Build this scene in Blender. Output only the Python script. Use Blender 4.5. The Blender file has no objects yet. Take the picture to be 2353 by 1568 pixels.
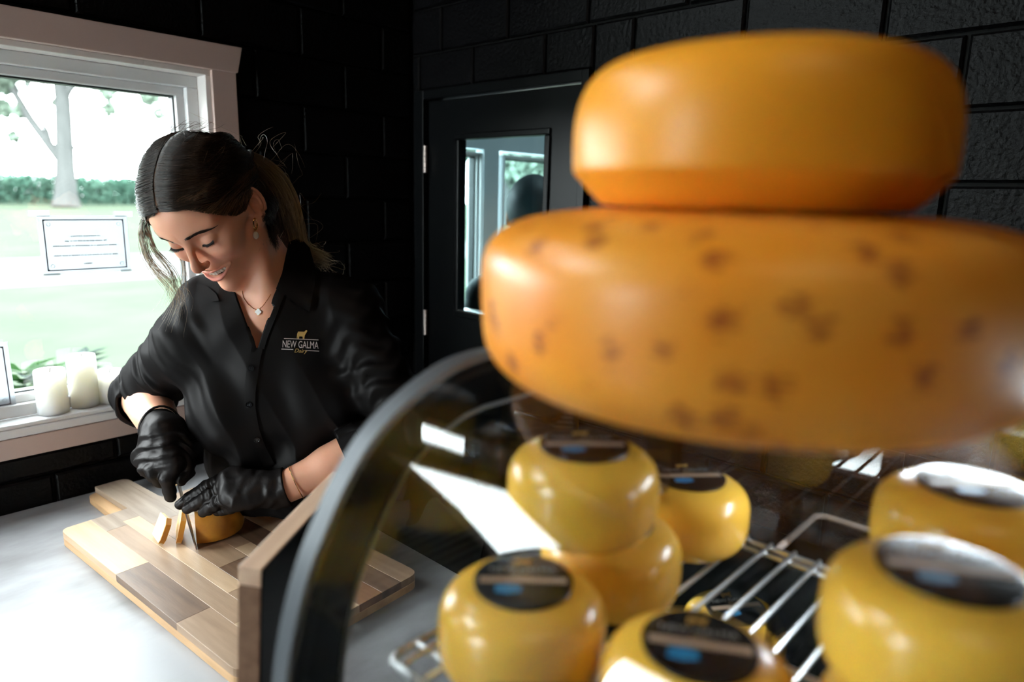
import bpy, bmesh, math, random
import numpy as np
from mathutils import Vector, Matrix
from mathutils.bvhtree import BVHTree

random.seed(7); np.random.seed(7)
SC = bpy.context.scene
COL = SC.collection

# ------------------------------------------------------------------ camera
IMG_W, IMG_H, FPX = 2353.0, 1568.0, 1580.0
CAM_RIGHT = np.array([0.680, -0.733, 0.024]); CAM_FWD = np.array([0.722, 0.662, -0.203])
CAM_FWD = CAM_FWD/np.linalg.norm(CAM_FWD)
CAM_RIGHT = CAM_RIGHT-CAM_FWD*(CAM_RIGHT@CAM_FWD); CAM_RIGHT /= np.linalg.norm(CAM_RIGHT)
CAM_UP = np.cross(CAM_RIGHT, CAM_FWD)
EYE = np.array([0.0, 0.0, 1.55])
cam_d = bpy.data.cameras.new('camera'); cam = bpy.data.objects.new('camera', cam_d); COL.objects.link(cam)
M = Matrix.Identity(4)
for i in range(3):
    M[i][0] = CAM_RIGHT[i]; M[i][1] = CAM_UP[i]; M[i][2] = -CAM_FWD[i]; M[i][3] = EYE[i]
cam.matrix_world = M
cam_d.sensor_width = 36.0; cam_d.lens = FPX/IMG_W*36.0
cam_d.clip_start = 0.02; cam_d.clip_end = 500
cam_d.dof.use_dof = True; cam_d.dof.focus_distance = 1.16; cam_d.dof.aperture_fstop = 2.6
SC.camera = cam

def at(px, py, depth):
    """a point measured off the photograph: pixel plus distance along the lens axis, in world metres"""
    return EYE+depth*(CAM_FWD+CAM_RIGHT*((px-IMG_W/2)/FPX)-CAM_UP*((py-IMG_H/2)/FPX))

# ------------------------------------------------------------------ world and exposure
W = bpy.data.worlds.new('World'); SC.world = W; W.use_nodes = True
bg = W.node_tree.nodes['Background']
bg.inputs[0].default_value = (0.90, 0.97, 1.0, 1); bg.inputs[1].default_value = 22.0
SC.view_settings.view_transform = 'Standard'; SC.view_settings.look = 'None'
SC.view_settings.exposure = 0.18; SC.view_settings.gamma = 1.0
SC.view_settings.use_curve_mapping = False

# ------------------------------------------------------------------ materials
def nd(nt, t, **kw):
    n = nt.nodes.new(t)
    for k, v in kw.items():
        setattr(n, k, v)
    return n

def mat(name, col, rough=0.5, metal=0.0, spec=0.5, coat=0.0, coat_rough=0.1, sub=0.0, sub_r=(1, .3, .15), sub_s=0.01,
        var=None, vscale=8.0, vstretch=(1, 1, 1), vdetail=4.0, bump=0.0, bscale=60.0, bstretch=(1, 1, 1), bdist=0.002, emit=None, es=0.0, sheen=0.0, aniso=0.0):
    m = bpy.data.materials.new(name); m.use_nodes = True
    nt = m.node_tree; b = nt.nodes['Principled BSDF']
    b.inputs['Base Color'].default_value = (*col, 1); b.inputs['Roughness'].default_value = rough
    b.inputs['Metallic'].default_value = metal; b.inputs['Specular IOR Level'].default_value = spec
    b.inputs['Coat Weight'].default_value = coat; b.inputs['Coat Roughness'].default_value = coat_rough
    b.inputs['Sheen Weight'].default_value = sheen
    b.inputs['Anisotropic'].default_value = aniso
    if sub:
        b.inputs['Subsurface Weight'].default_value = sub; b.inputs['Subsurface Radius'].default_value = sub_r
        b.inputs['Subsurface Scale'].default_value = sub_s
    tc = nd(nt, 'ShaderNodeTexCoord')
    if var is not None:
        mp = nd(nt, 'ShaderNodeMapping'); mp.inputs['Scale'].default_value = vstretch
        nz = nd(nt, 'ShaderNodeTexNoise'); nz.inputs['Scale'].default_value = vscale; nz.inputs['Detail'].default_value = vdetail
        mx = nd(nt, 'ShaderNodeMix', data_type='RGBA')
        rp = nd(nt, 'ShaderNodeValToRGB'); rp.color_ramp.elements[0].position = 0.35; rp.color_ramp.elements[1].position = 0.68
        nt.links.new(tc.outputs['Object'], mp.inputs[0]); nt.links.new(mp.outputs[0], nz.inputs['Vector'])
        nt.links.new(nz.outputs[0], rp.inputs[0]); nt.links.new(rp.outputs[0], mx.inputs[0])
        mx.inputs[6].default_value = (*col, 1); mx.inputs[7].default_value = (*var, 1)
        nt.links.new(mx.outputs[2], b.inputs['Base Color'])
    if bump:
        mp2 = nd(nt, 'ShaderNodeMapping'); mp2.inputs['Scale'].default_value = bstretch
        n2 = nd(nt, 'ShaderNodeTexNoise'); n2.inputs['Scale'].default_value = bscale; n2.inputs['Detail'].default_value = 5
        bp = nd(nt, 'ShaderNodeBump'); bp.inputs['Strength'].default_value = bump; bp.inputs['Distance'].default_value = bdist
        nt.links.new(tc.outputs['Object'], mp2.inputs[0]); nt.links.new(mp2.outputs[0], n2.inputs['Vector'])
        nt.links.new(n2.outputs[0], bp.inputs['Height']); nt.links.new(bp.outputs[0], b.inputs['Normal'])
    if emit:
        b.inputs['Emission Color'].default_value = (*emit, 1); b.inputs['Emission Strength'].default_value = es
    return m

def glass(name, tint=(1, 1, 1), rough=0.0, ior=1.5, boost=1.0):
    m = bpy.data.materials.new(name); m.use_nodes = True; nt = m.node_tree
    nt.nodes.remove(nt.nodes['Principled BSDF']); out = nt.nodes['Material Output']
    tr = nd(nt, 'ShaderNodeBsdfTransparent'); tr.inputs[0].default_value = (*tint, 1)
    gl = nd(nt, 'ShaderNodeBsdfGlossy'); gl.inputs['Roughness'].default_value = rough
    ge = nd(nt, 'ShaderNodeNewGeometry'); dt = nd(nt, 'ShaderNodeVectorMath', operation='DOT_PRODUCT'); ab = nd(nt, 'ShaderNodeMath', operation='ABSOLUTE')
    om = nd(nt, 'ShaderNodeMath', operation='SUBTRACT'); om.inputs[0].default_value = 1.0; pw = nd(nt, 'ShaderNodeMath', operation='POWER'); pw.inputs[1].default_value = 5.0
    f0 = ((ior-1)/(ior+1))**2; fr = nd(nt, 'ShaderNodeMath', operation='MULTIPLY_ADD'); fr.inputs[1].default_value = 1-f0; fr.inputs[2].default_value = f0
    nt.links.new(ge.outputs['Normal'], dt.inputs[0]); nt.links.new(ge.outputs['Incoming'], dt.inputs[1]); nt.links.new(dt.outputs['Value'], ab.inputs[0])
    nt.links.new(ab.outputs[0], om.inputs[1]); nt.links.new(om.outputs[0], pw.inputs[0]); nt.links.new(pw.outputs[0], fr.inputs[0])
    mu = nd(nt, 'ShaderNodeMath', operation='MULTIPLY'); mu.inputs[1].default_value = boost; mu.use_clamp = True
    mx = nd(nt, 'ShaderNodeMixShader')
    nt.links.new(fr.outputs[0], mu.inputs[0]); nt.links.new(mu.outputs[0], mx.inputs[0])
    nt.links.new(tr.outputs[0], mx.inputs[1]); nt.links.new(gl.outputs[0], mx.inputs[2])
    nt.links.new(mx.outputs[0], out.inputs[0])
    return m

def translucent(name, col, amount):
    m = mat(name, col, .6, bump=.04); nt = m.node_tree; b = nt.nodes['Principled BSDF']
    t = nd(nt, 'ShaderNodeBsdfTranslucent'); t.inputs[0].default_value = (*col, 1)
    mx = nd(nt, 'ShaderNodeMixShader'); mx.inputs[0].default_value = amount
    nt.links.new(b.outputs[0], mx.inputs[1]); nt.links.new(t.outputs[0], mx.inputs[2]); nt.links.new(mx.outputs[0], nt.nodes['Material Output'].inputs[0])
    return m
MT = {}
MT['block'] = mat('black_block_paint', (.0035, .0035, .004), .36, spec=.11, bump=.7, bscale=130, bdist=.003)
MT['mortar'] = mat('black_mortar', (.0015, .0015, .0015), .6, spec=.15, bump=.5, bscale=90)
MT['black_paint'] = mat('black_satin_paint', (.003, .0035, .004), .38, spec=.18, bump=.08, bscale=30)
MT['trim'] = mat('white_trim_paint', (.78, .74, .72), .42, bump=.05, bscale=25)
MT['casing'] = mat('greige_casing_paint', (.60, .455, .405), .45, bump=.05, bscale=25)
MT['vinyl'] = mat('white_vinyl', (.82, .83, .84), .3, bump=.03, bscale=20)
MT['gasket'] = mat('dark_gasket', (.02, .025, .028), .5, bump=.05)
MT['winglass'] = glass('window_glass', (.97, .99, .98), boost=1.0)
MT['caseglass'] = glass('case_glass', (.995, 1.0, 1.0), boost=1.0)
MT['sideglass'] = glass('case_side_glass', (.995, 1.0, 1.0), boost=.7)
MT['acrylic'] = glass('clear_acrylic', (.90, .87, .84), rough=.04, ior=1.5, boost=1.6)
MT['counter'] = mat('pale_concrete_counter', (.36, .36, .375), .36, spec=.4, var=(.17, .16, .165), vscale=5, vdetail=8, vstretch=(1, 2.2, 1), bump=.12, bscale=40)
MT['floor'] = mat('brown_concrete_floor', (.17, .13, .105), .5, var=(.10, .075, .06), vscale=3, bump=.1)
MT['ceiling'] = mat('dark_ceiling', (.02, .02, .02), .7, bump=.1)
MT['wax_gold'] = mat('golden_wax', (.88, .345, .020), .38, spec=.32, coat=.10, coat_rough=.32, sub=.25, sub_r=(1, .45, .1), sub_s=.012, var=(.84, .33, .020), vscale=7, bump=.05, bscale=18)
MT['wax_yellow'] = mat('yellow_wax', (.90, .54, .075), .27, coat=.3, coat_rough=.15, sub=.25, sub_r=(1, .6, .15), sub_s=.008, var=(.84, .47, .055), vscale=20, bump=.04, bscale=30)
MT['black_print'] = mat('black_label_paper', (.010, .010, .011), .22, spec=.5, bump=.03)
MT['tan_print'] = mat('tan_label_print', (.42, .30, .22), .35, bump=.03)
MT['grey_print'] = mat('grey_label_print', (.36, .35, .34), .35, bump=.03)
MT['blue_print'] = mat('blue_label_print', (.02, .22, .48), .3, bump=.03)
MT['gold_print'] = mat('gold_label_print', (.42, .24, .06), .35, bump=.03)
MT['chrome'] = mat('chrome_wire', (.88, .90, .92), .30, metal=1.0, bump=.02)
MT['steel'] = mat('brushed_steel', (.62, .62, .63), .25, metal=1.0, bump=.05, bstretch=(1, 40, 1))
MT['grey_metal'] = mat('grey_edge_trim', (.11, .12, .135), .4, metal=.3, bump=.04)
MT['black_metal'] = mat('black_case_metal', (.003, .0032, .0035), .16, spec=.25, bump=.03)
MT['hinge'] = mat('satin_hinge', (.62, .52, .48), .35, metal=.8, bump=.3, bscale=200)
MT['paper'] = translucent('printed_paper', (.62, .65, .68), .55)
MT['ink'] = mat('grey_ink', (.16, .16, .18), .6, bump=.03)
MT['ink_pale'] = mat('pale_ink', (.50, .53, .55), .6, bump=.03)
MT['tape'] = translucent('white_tape', (.75, .78, .78), .55)
MT['candle'] = mat('ivory_wax', (.90, .89, .84), .45, sub=1.0, sub_r=(1, .95, .8), sub_s=.05, bump=.05, bscale=20)
MT['wick'] = mat('wick', (.05, .04, .03), .8, bump=.1)

def wheel_rind():
    m = mat('speckled_orange_rind', (.82, .255, .012), .36, spec=.32, coat=.10, coat_rough=.3, sub=.12, sub_r=(1, .4, .1), sub_s=.008, var=(.86, .36, .045), vscale=13, bump=.12, bscale=14)
    nt = m.node_tree; b = nt.nodes['Principled BSDF']; src = b.inputs['Base Color'].links[0].from_socket
    tc = nd(nt, 'ShaderNodeTexCoord')
    v = nd(nt, 'ShaderNodeTexVoronoi'); v.inputs['Scale'].default_value = 46
    n = nd(nt, 'ShaderNodeTexNoise'); n.inputs['Scale'].default_value = 40; n.inputs['Detail'].default_value = 3
    ad = nd(nt, 'ShaderNodeVectorMath', operation='MULTIPLY_ADD'); ad.inputs[1].default_value = (.02, .02, .02)
    nt.links.new(n.outputs['Color'], ad.inputs[0]); nt.links.new(tc.outputs['Object'], ad.inputs[2])
    nt.links.new(ad.outputs[0], v.inputs['Vector'])
    r = nd(nt, 'ShaderNodeValToRGB'); r.color_ramp.elements[0].position = .14; r.color_ramp.elements[1].position = .40
    r.color_ramp.elements[0].color = (1, 1, 1, 1); r.color_ramp.elements[1].color = (0, 0, 0, 1)
    nt.links.new(v.outputs['Distance'], r.inputs[0])
    sp = nd(nt, 'ShaderNodeSeparateColor'); nt.links.new(v.outputs['Color'], sp.inputs[0])
    g = nd(nt, 'ShaderNodeMath', operation='GREATER_THAN'); g.inputs[1].default_value = .30
    nt.links.new(sp.outputs[0], g.inputs[0])
    mu = nd(nt, 'ShaderNodeMath', operation='MULTIPLY'); nt.links.new(r.outputs[0], mu.inputs[0]); nt.links.new(g.outputs[0], mu.inputs[1])
    mu2 = nd(nt, 'ShaderNodeMath', operation='MULTIPLY'); mu2.inputs[1].default_value = .8; nt.links.new(mu.outputs[0], mu2.inputs[0])
    mx = nd(nt, 'ShaderNodeMix', data_type='RGBA'); mx.inputs[7].default_value = (.24, .036, .010, 1)
    nt.links.new(mu2.outputs[0], mx.inputs[0]); nt.links.new(src, mx.inputs[6]); nt.links.new(mx.outputs[2], b.inputs['Base Color'])
    return m
MT['rind'] = wheel_rind()

def wood(name, c1, c2, axis=1, rough=.5, seed=0.0, scale=9):
    st = [9, 9, 9]; st[axis] = .9
    m = mat(name, c1, rough, var=c2, vscale=scale, vstretch=tuple(st), vdetail=8, bump=.12, bscale=50, bstretch=tuple(st), bdist=.001)
    for n in m.node_tree.nodes:
        if n.type == 'MAPPING':
            n.inputs['Location'].default_value = (seed, seed*1.7, seed*.6)
    return m

# ------------------------------------------------------------------ mesh helpers
def obj(name, verts, faces, m, parent=None, smooth=False):
    me = bpy.data.meshes.new(name); me.from_pydata([tuple(map(float, v)) for v in verts], [], [tuple(f) for f in faces]); me.update()
    if smooth:
        me.polygons.foreach_set('use_smooth', [True]*len(me.polygons))
    if m is not None:
        me.materials.append(m)
    o = bpy.data.objects.new(name, me); COL.objects.link(o)
    if parent is not None:
        o.parent = parent
    return o

def empty(name, loc=(0, 0, 0), rz=0.0):
    o = bpy.data.objects.new(name, None); COL.objects.link(o); o.location = loc; o.rotation_euler = (0, 0, rz)
    o.empty_display_size = .05
    return o

def tag(o, label=None, cat=None, group=None, kind=None):
    if label: o['label'] = label
    if cat: o['category'] = cat
    if group: o['group'] = group
    if kind: o['kind'] = kind
    return o

class MB:
    def __init__(s): s.v = []; s.f = []
    def add(s, v, f):
        n = len(s.v); s.v += [tuple(map(float, p)) for p in v]; s.f += [tuple(i+n for i in q) for q in f]; return s
    def box(s, a, b):
        x0, y0, z0 = a; x1, y1, z1 = b
        return s.add([(x0, y0, z0), (x1, y0, z0), (x1, y1, z0), (x0, y1, z0), (x0, y0, z1), (x1, y0, z1), (x1, y1, z1), (x0, y1, z1)],
                     [(0, 3, 2, 1), (4, 5, 6, 7), (0, 1, 5, 4), (1, 2, 6, 5), (2, 3, 7, 6), (3, 0, 4, 7)])
    def prism(s, poly, lo, hi, plane='xy'):
        n = len(poly)
        def P(p, h):
            return {'xy': (p[0], p[1], h), 'xz': (p[0], h, p[1]), 'yz': (h, p[0], p[1])}[plane]
        v = [P(p, lo) for p in poly]+[P(p, hi) for p in poly]
        f = [tuple(range(n))[::-1], tuple(range(n, 2*n))]+[(i, (i+1) % n, n+(i+1) % n, n+i) for i in range(n)]
        return s.add(v, f)
    def tube(s, pts, r, n=8, closed=False):
        pts = [np.array(p, float) for p in pts]; k = len(pts); rs = r if hasattr(r, '__len__') else [r]*k
        v = []; up = None
        for i, p in enumerate(pts):
            t = pts[(i+1) % k]-pts[i-1] if closed else pts[min(i+1, k-1)]-pts[max(i-1, 0)]
            t = t/(np.linalg.norm(t)+1e-12)
            if up is None:
                up = np.array([0, 0, 1.]) if abs(t[2]) < .9 else np.array([1., 0, 0])
            a = np.cross(up, t); a /= np.linalg.norm(a)+1e-12; b = np.cross(t, a); up = b
            v += [p+rs[i]*(math.cos(2*math.pi*j/n)*a+math.sin(2*math.pi*j/n)*b) for j in range(n)]
        f = []
        for i in range(k if closed else k-1):
            for j in range(n):
                f.append((i*n+j, i*n+(j+1) % n, ((i+1) % k)*n+(j+1) % n, ((i+1) % k)*n+j))
        if not closed:
            f += [tuple(range(n))[::-1], tuple(range((k-1)*n, k*n))]
        return s.add(v, f)
    def lathe(s, prof, n=48, c=(0, 0, 0)):
        v = []; f = []; rows = []
        for (r, z) in prof:
            if r < 1e-6:
                rows.append([len(v)]); v.append((c[0], c[1], c[2]+z))
            else:
                rows.append(list(range(len(v), len(v)+n)))
                v += [(c[0]+r*math.cos(2*math.pi*j/n), c[1]+r*math.sin(2*math.pi*j/n), c[2]+z) for j in range(n)]
        for a, b in zip(rows, rows[1:]):
            for j in range(n):
                if len(a) == 1 and len(b) > 1: f.append((a[0], b[j], b[(j+1) % n])[::-1])
                elif len(b) == 1 and len(a) > 1: f.append((a[j], a[(j+1) % n], b[0]))
                elif len(a) > 1: f.append((a[j], a[(j+1) % n], b[(j+1) % n], b[j]))
        return s.add(v, f)
    def build(s, name, m, parent=None, smooth=False, bevel=0.0, seg=2):
        o = obj(name, s.v, s.f, m, parent, smooth)
        if bevel:
            bm = bmesh.new(); bm.from_mesh(o.data)
            bmesh.ops.bevel(bm, geom=[e for e in bm.edges if len(e.link_faces) == 2 and e.calc_face_angle(0) > .5], offset=bevel, segments=seg, profile=.5, affect='EDGES', clamp_overlap=True)
            bm.to_mesh(o.data); bm.free()
        if smooth:
            autosmooth(o)
        return o

def autosmooth(o, ang=.6):
    bm = bmesh.new(); bm.from_mesh(o.data)
    for e in bm.edges:
        if len(e.link_faces) == 2 and e.calc_face_angle(0) > ang: e.smooth = False
    for f in bm.faces: f.smooth = True
    bm.to_mesh(o.data); bm.free()

def copy_tree(o, parent=None):
    c = o.copy(); COL.objects.link(c)
    if parent is not None: c.parent = parent
    for ch in list(o.children): copy_tree(ch, c)
    return c

def text_mesh(s, size, shear=0.0, extrude=0.0):
    cu = bpy.data.curves.new('lettering', 'FONT'); cu.body = s; cu.size = size; cu.align_x = 'CENTER'; cu.align_y = 'CENTER'; cu.shear = shear; cu.extrude = extrude
    cu.resolution_u = 3
    t = bpy.data.objects.new('lettering', cu); COL.objects.link(t)
    dg = bpy.context.evaluated_depsgraph_get(); ev = t.evaluated_get(dg); me = ev.to_mesh()
    v = [tuple(p.co) for p in me.vertices]; f = [tuple(p.vertices) for p in me.polygons]
    ev.to_mesh_clear(); bpy.data.objects.remove(t); bpy.data.curves.remove(cu)
    return v, f
# ------------------------------------------------------------------ the room
YA, XB = 1.593, 1.293          # window wall plane, block wall plane
XR, YR, ZC = -2.4, -3.0, 3.6  # the rest of the room
def struct(o): o['kind'] = 'structure'; return o

def block_mesh(L, H, D=.010, ch=.004):
    v = []
    for (ins, d) in ((0, 0), (0, D-ch), (ch, D)):
        v += [(ins, -d, ins), (L-ins, -d, ins), (L-ins, -d, H-ins), (ins, -d, H-ins)]
    f = [(8, 9, 10, 11)]
    for k in (0, 4):
        f += [(k+i, k+(i+1) % 4, k+4+(i+1) % 4, k+4+i) for i in range(4)]
    me = bpy.data.meshes.new('block'); me.from_pydata(v, [], f); me.update(); me.materials.append(MT['block']); return me

struct(MB().box((XR-.1, YR-.1, -.1), (4.2, YA+.2, 0)).build('floor', MT['floor']))
struct(MB().box((XR-.1, YR-.1, ZC), (4.2, YA+.2, ZC+.1)).build('ceiling', MT['ceiling']))

# window wall: real openings, three windows along it and a pair in the room beyond the block wall
WZ0, WZ1 = 1.062, 1.814
OPEN = [(-.62, .727), None, (1.372, 1.585), (1.655, 2.45)]
HIGH = [(-1.45, -.33, 2.38, 3.2), (-.02, .34, 2.55, 3.0)]   # tall and high panes of the same wall, left of the frame
def wall_with_holes(name, axis, lo, hi, z0, z1, holes, m):
    """slab between two planes of the given axis; holes = (a0, a1, zlo, zhi) along the other axis"""
    mb = MB(); a = None
    def bx(a0, a1, b0, b1):
        if a1-a0 < 1e-4 or b1-b0 < 1e-4: return
        if axis == 'y': mb.box((a0, lo, b0), (a1, hi, b1))
        else: mb.box((lo, a0, b0), (hi, a1, b1))
    xs_ = sorted({holes['span'][0], holes['span'][1]} | {q for h in holes['list'] for q in h[:2]})
    for a0, a1 in zip(xs_, xs_[1:]):
        hs = sorted([(h[2], h[3]) for h in holes['list'] if h[0] < a1-1e-6 and h[1] > a0+1e-6]); c = z0
        for (b0, b1) in hs:
            bx(a0, a1, c, b0); c = b1
        bx(a0, a1, c, z1)
    return struct(mb.build(name, m))
wall_left = wall_with_holes('wall_left', 'y', YA+.012, YA+.20, 0, ZC, {'span': (XR, XB+.065), 'list': [(*OPEN[0], WZ0, WZ1)]+HIGH}, MT['mortar'])
wall_with_holes('wall_beyond', 'y', YA+.0, YA+.035, 0, ZC, {'span': (XB+.065, 4.1), 'list': [(a, b, 1.075, 1.70) for a, b in OPEN[2:]]}, mat('grey_board_wall', (.62, .70, .72), .6, bump=.04))
DOOR = (.985, 1.530, 0.0, 1.812)
wall_right = wall_with_holes('wall_right', 'x', XB+.012, XB+.065, 0, ZC, {'span': (YR, YA+.012), 'list': [DOOR]}, MT['mortar'])
FRONT = [(.80, 1.57, .10, 2.5)]
wall_front = wall_with_holes('wall_front', 'x', XR-.15, XR, 0, ZC, {'span': (YR, YA+.2), 'list': FRONT}, MT['black_paint'])
wall_back = struct(MB().box((XR, YR-.12, 0), (4.1, YR, ZC)).build('wall_back', MT['black_paint']))
struct(MB().box((4.0, YR, 0), (4.1, YA+.2, ZC)).build('wall_far', mat('grey_plaster', (.35, .42, .44), .7, bump=.05)))

BL, BH, J = .2425, .1135, .006
full = block_mesh(BL-J, BH-J); half = block_mesh(BL/2-J, BH-J)
def lay(me, parent, loc, rz):
    o = bpy.data.objects.new('block', me); COL.objects.link(o); o.parent = parent; o.location = loc; o.rotation_euler = (0, 0, rz); return o
# right wall (faces -X): local x -> +Y mirrored by a turn of -90 degrees
cuts = {}
def cutblock(L, H):
    k = (round(L, 3), round(H, 3))
    if k not in cuts: cuts[k] = block_mesh(L, H)
    return cuts[k]
for r in range(-6, 9):
    z = 1.589+BH*r
    off = .378 if r % 2 == 0 else .378-BL/2
    for k in range(-5, 6):
        y0, y1 = off+BL*k, off+BL*(k+1)
        y1 = min(y1, YA)
        segs = [(y0, y1)]
        if z+BH > .7 and z < 1.834:                      # the door and its frame
            lo, hi, top = .966, 1.56, 1.834
            if z+BH > top+.01:                            # course cut by the head of the frame
                segs2 = [(y0, min(y1, lo), z), (max(y0, lo), min(y1, hi), top), (max(y0, hi), y1, z)]
            else:
                segs2 = [(y0, min(y1, lo), z), (max(y0, hi), y1, z)]
        else:
            segs2 = [(y0, y1, z)]
        for (a, b, zz) in segs2:
            if b-a < .03 or z+BH-zz < .03: continue
            lay(cutblock(b-a-J, z+BH-zz-J), wall_right, (XB+.012, b-J/2, zz+J/2), -math.pi/2)
# left wall (faces -Y)
for r in range(-3, 13):
    z = .970+BH*(r-1)
    off = .467 if r % 2 == 1 else .467-BL/2
    for k in range(-3, 4):
        x0, x1 = off+BL*k, min(off+BL*(k+1), XB)
        segs = [(x0, x1)]
        if z+BH > 1.02 and z < 1.87:
            if z < 1.02 or z+BH > 1.875:
                continue_cut = True
            segs = [(max(x0, .79), x1)]
        if x1 < -.7: continue
        if z < 1.02 < z+BH:
            for (a, b) in [(x0, x1)]:
                if b-a > .03: lay(cutblock(b-a-J, 1.02-z-J), wall_left, (a+J/2, YA+.012, z+J/2), 0)
            continue
        for (a, b) in segs:
            if b-a < .03: continue
            lay(cutblock(b-a-J, BH-J), wall_left, (a+J/2, YA+.012, z+J/2), 0)

# ------------------------------------------------------------------ windows on the left wall
def window_unit(n, x0, x1, fw=1.0, WZ0=WZ0, WZ1=WZ1):
    w = struct(empty('window_%d' % n, ((x0+x1)/2, YA, WZ0)))
    def part(mb, name, m, bevel=0.0):
        o = mb.build(name, m, None, bevel=bevel); o.parent = w; o.matrix_parent_inverse = Matrix.Translation(-Vector(w.location)); return o
    t = .012
    if fw == 1.0: part(MB().box((x0, YA+.004, WZ1-.012), (x1, YA+.10, WZ1)).box((x1-.012, YA+.004, WZ0+.0), (x1, YA+.10, WZ1-.0121)).box((x0, YA+.004, WZ0), (x0+.012, YA+.10, WZ1-.0121)), 'jamb_liner', MT['trim'], .0015)
    # vinyl frame steps
    a0, a1, b0, b1 = x0+.012, x1-.012, WZ0+.028, WZ1-.012
    for (ins, y0, y1, nm) in ((0, .045, .105, 'outer_frame'), (.026, .060, .105, 'inner_frame')):
        wv = (.026 if ins == 0 else .018)*fw; ins *= fw
        mb = MB()
        c0, c1, d0, d1 = a0+ins, a1-ins, b0+ins, b1-ins
        mb.box((c0, YA+y0, d1-wv), (c1, YA+y1, d1)).box((c0, YA+y0, d0), (c1, YA+y1, d0+wv)).box((c0, YA+y0, d0+wv), (c0+wv, YA+y1, d1-wv)).box((c1-wv, YA+y0, d0+wv), (c1, YA+y1, d1-wv))
        part(mb, nm, MT['vinyl'], .002)
    e0, e1, g0, g1 = a0+.044*fw, a1-.044*fw, b0+.044*fw, b1-.044*fw
    s = .0035; mb = MB()
    mb.box((e0, YA+.072, g1-s), (e1, YA+.095, g1)).box((e0, YA+.072, g0), (e1, YA+.095, g0+s)).box((e0, YA+.072, g0+s), (e0+s, YA+.095, g1-s)).box((e1-s, YA+.072, g0+s), (e1, YA+.095, g1-s))
    part(mb, 'gasket', MT['gasket'])
    part(MB().box((e0, YA+.080, g0), (e1, YA+.084, g1)), 'pane', MT['winglass'])
    part(MB().box((x0-.02, YA-.004, WZ0), (x1+.02, YA+.05, WZ0+.018)).box((x0, YA-.001, WZ0+.018), (x1, YA+.05, WZ0+.027)), 'stool', MT['vinyl'], .003)
    return w
window_unit(1, *OPEN[0]); [window_unit(5+i, *q) for i, q in enumerate([(a, b, 1.0, c, d) for a, b, c, d in HIGH])]; YA -= .055; window_unit(3, *OPEN[2], .25, 1.075, 1.70); window_unit(4, *OPEN[3], .25, 1.075, 1.70); YA += .055
# casing boards round the openings in this room
tn = 1
for (x0, x1, WZ0, WZ1) in [(*OPEN[0], WZ0, WZ1)]+HIGH:
    for (nm, poly) in (('head', [(x0-.058, WZ1), (x1+.058, WZ1), (x1+.071, WZ1+.056), (x0-.071, WZ1+.056)]),
                       ('side', [(x1, WZ0-.001), (x1+.056, WZ0-.001), (x1+.056, WZ1), (x1, WZ1)]),
                       ('side', [(x0-.056, WZ0-.001), (x0, WZ0-.001), (x0, WZ1), (x0-.056, WZ1)]),
                       ('apron', [(x0-.056, WZ0-.042), (x1+.056, WZ0-.042), (x1+.056, WZ0-.001), (x0-.056, WZ0-.001)])):
        d = .022 if nm == 'head' else .016
        struct(MB().prism(poly, YA+.012-d, YA+.0115, 'xz').build('trim_%d' % tn, MT['casing'], bevel=.0015)); tn += 1
WZ0, WZ1 = 1.062, 1.814
# grey dado and ledge in the room beyond
struct(MB().box((XB+.07, YA-.03, 1.02), (4.0, YA-.0005, 1.045)).build('trim_%d' % tn, MT['vinyl'], bevel=.002)); tn += 1
struct(MB().box((XB+.07, YA-.012, 0), (4.0, YA-.0005, 1.018)).build('trim_%d' % tn, mat('dark_teal_dado', (.02, .05, .055), .5, bump=.05))); tn += 1
# unseen window added behind the photographer to light the face, clear of case reflections
fn = 7
for (a0, a1, b0, b1) in FRONT:
    w = struct(empty('window_%d' % fn, (XR, (a0+a1)/2, b0))); fn += 1
    mb = MB()
    for q in ((a0, a0+.05, b0, b1), (a1-.05, a1, b0, b1), (a0, a1, b0, b0+.06), (a0, a1, b1-.05, b1), ((a0+a1)/2-.025, (a0+a1)/2+.025, b0, b1)):
        mb.box((XR-.10, q[0], q[2]), (XR-.03, q[1], q[3]))
    for (o) in (mb.build('window_frame', MT['black_paint']), MB().box((XR-.07, a0+.05, b0+.06), (XR-.064, a1-.05, b1-.05)).build('pane', MT['winglass'])):
        o.parent = w; o.matrix_parent_inverse = Matrix.Translation(-Vector(w.location))

# ------------------------------------------------------------------ black door with a glazed light in the block wall
door = struct(empty('door_1', (XB, 1.26, 0)))
def dpart(mb, name, m, bevel=.0, par=None, smooth=False):
    o = mb.build(name, m, None, bevel=bevel, smooth=smooth)
    p = par or door
    o.parent = p; o.matrix_parent_inverse = (Matrix.Translation(Vector(door.location))).inverted() if p is door else p.matrix_world.inverted()
    return o
y0, y1 = .990, 1.524; gy0, gy1, gz0, gz1 = 1.098, 1.396, 1.238, 1.700
dx0, dx1 = XB+.006, XB+.028
dpart(MB().box((dx0, y0, .01), (dx1, gy0, 1.806)).box((dx0, gy1, .01), (dx1, y1, 1.806)).box((dx0, gy0, .01), (dx1, gy1, gz0)).box((dx0, gy0, gz1), (dx1, gy1, 1.806)), 'leaf', MT['black_paint'])
mb = MB()
b = .016
mb.box((dx0-.007, gy0-b, gz1), (dx0+.002, gy1+b, gz1+b)).box((dx0-.007, gy0-b, gz0-b), (dx0+.002, gy1+b, gz0)).box((dx0-.007, gy0-b, gz0), (dx0+.002, gy0, gz1)).box((dx0-.007, gy1, gz0), (dx0+.002, gy1+b, gz1))
dpart(mb, 'glazing_bead', MT['black_paint'], .003)
dpart(MB().box((dx0+.009, gy0, gz0), (dx0+.013, gy1, gz1)), 'pane', glass('door_glass', (.80, .93, .95)))
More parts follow.
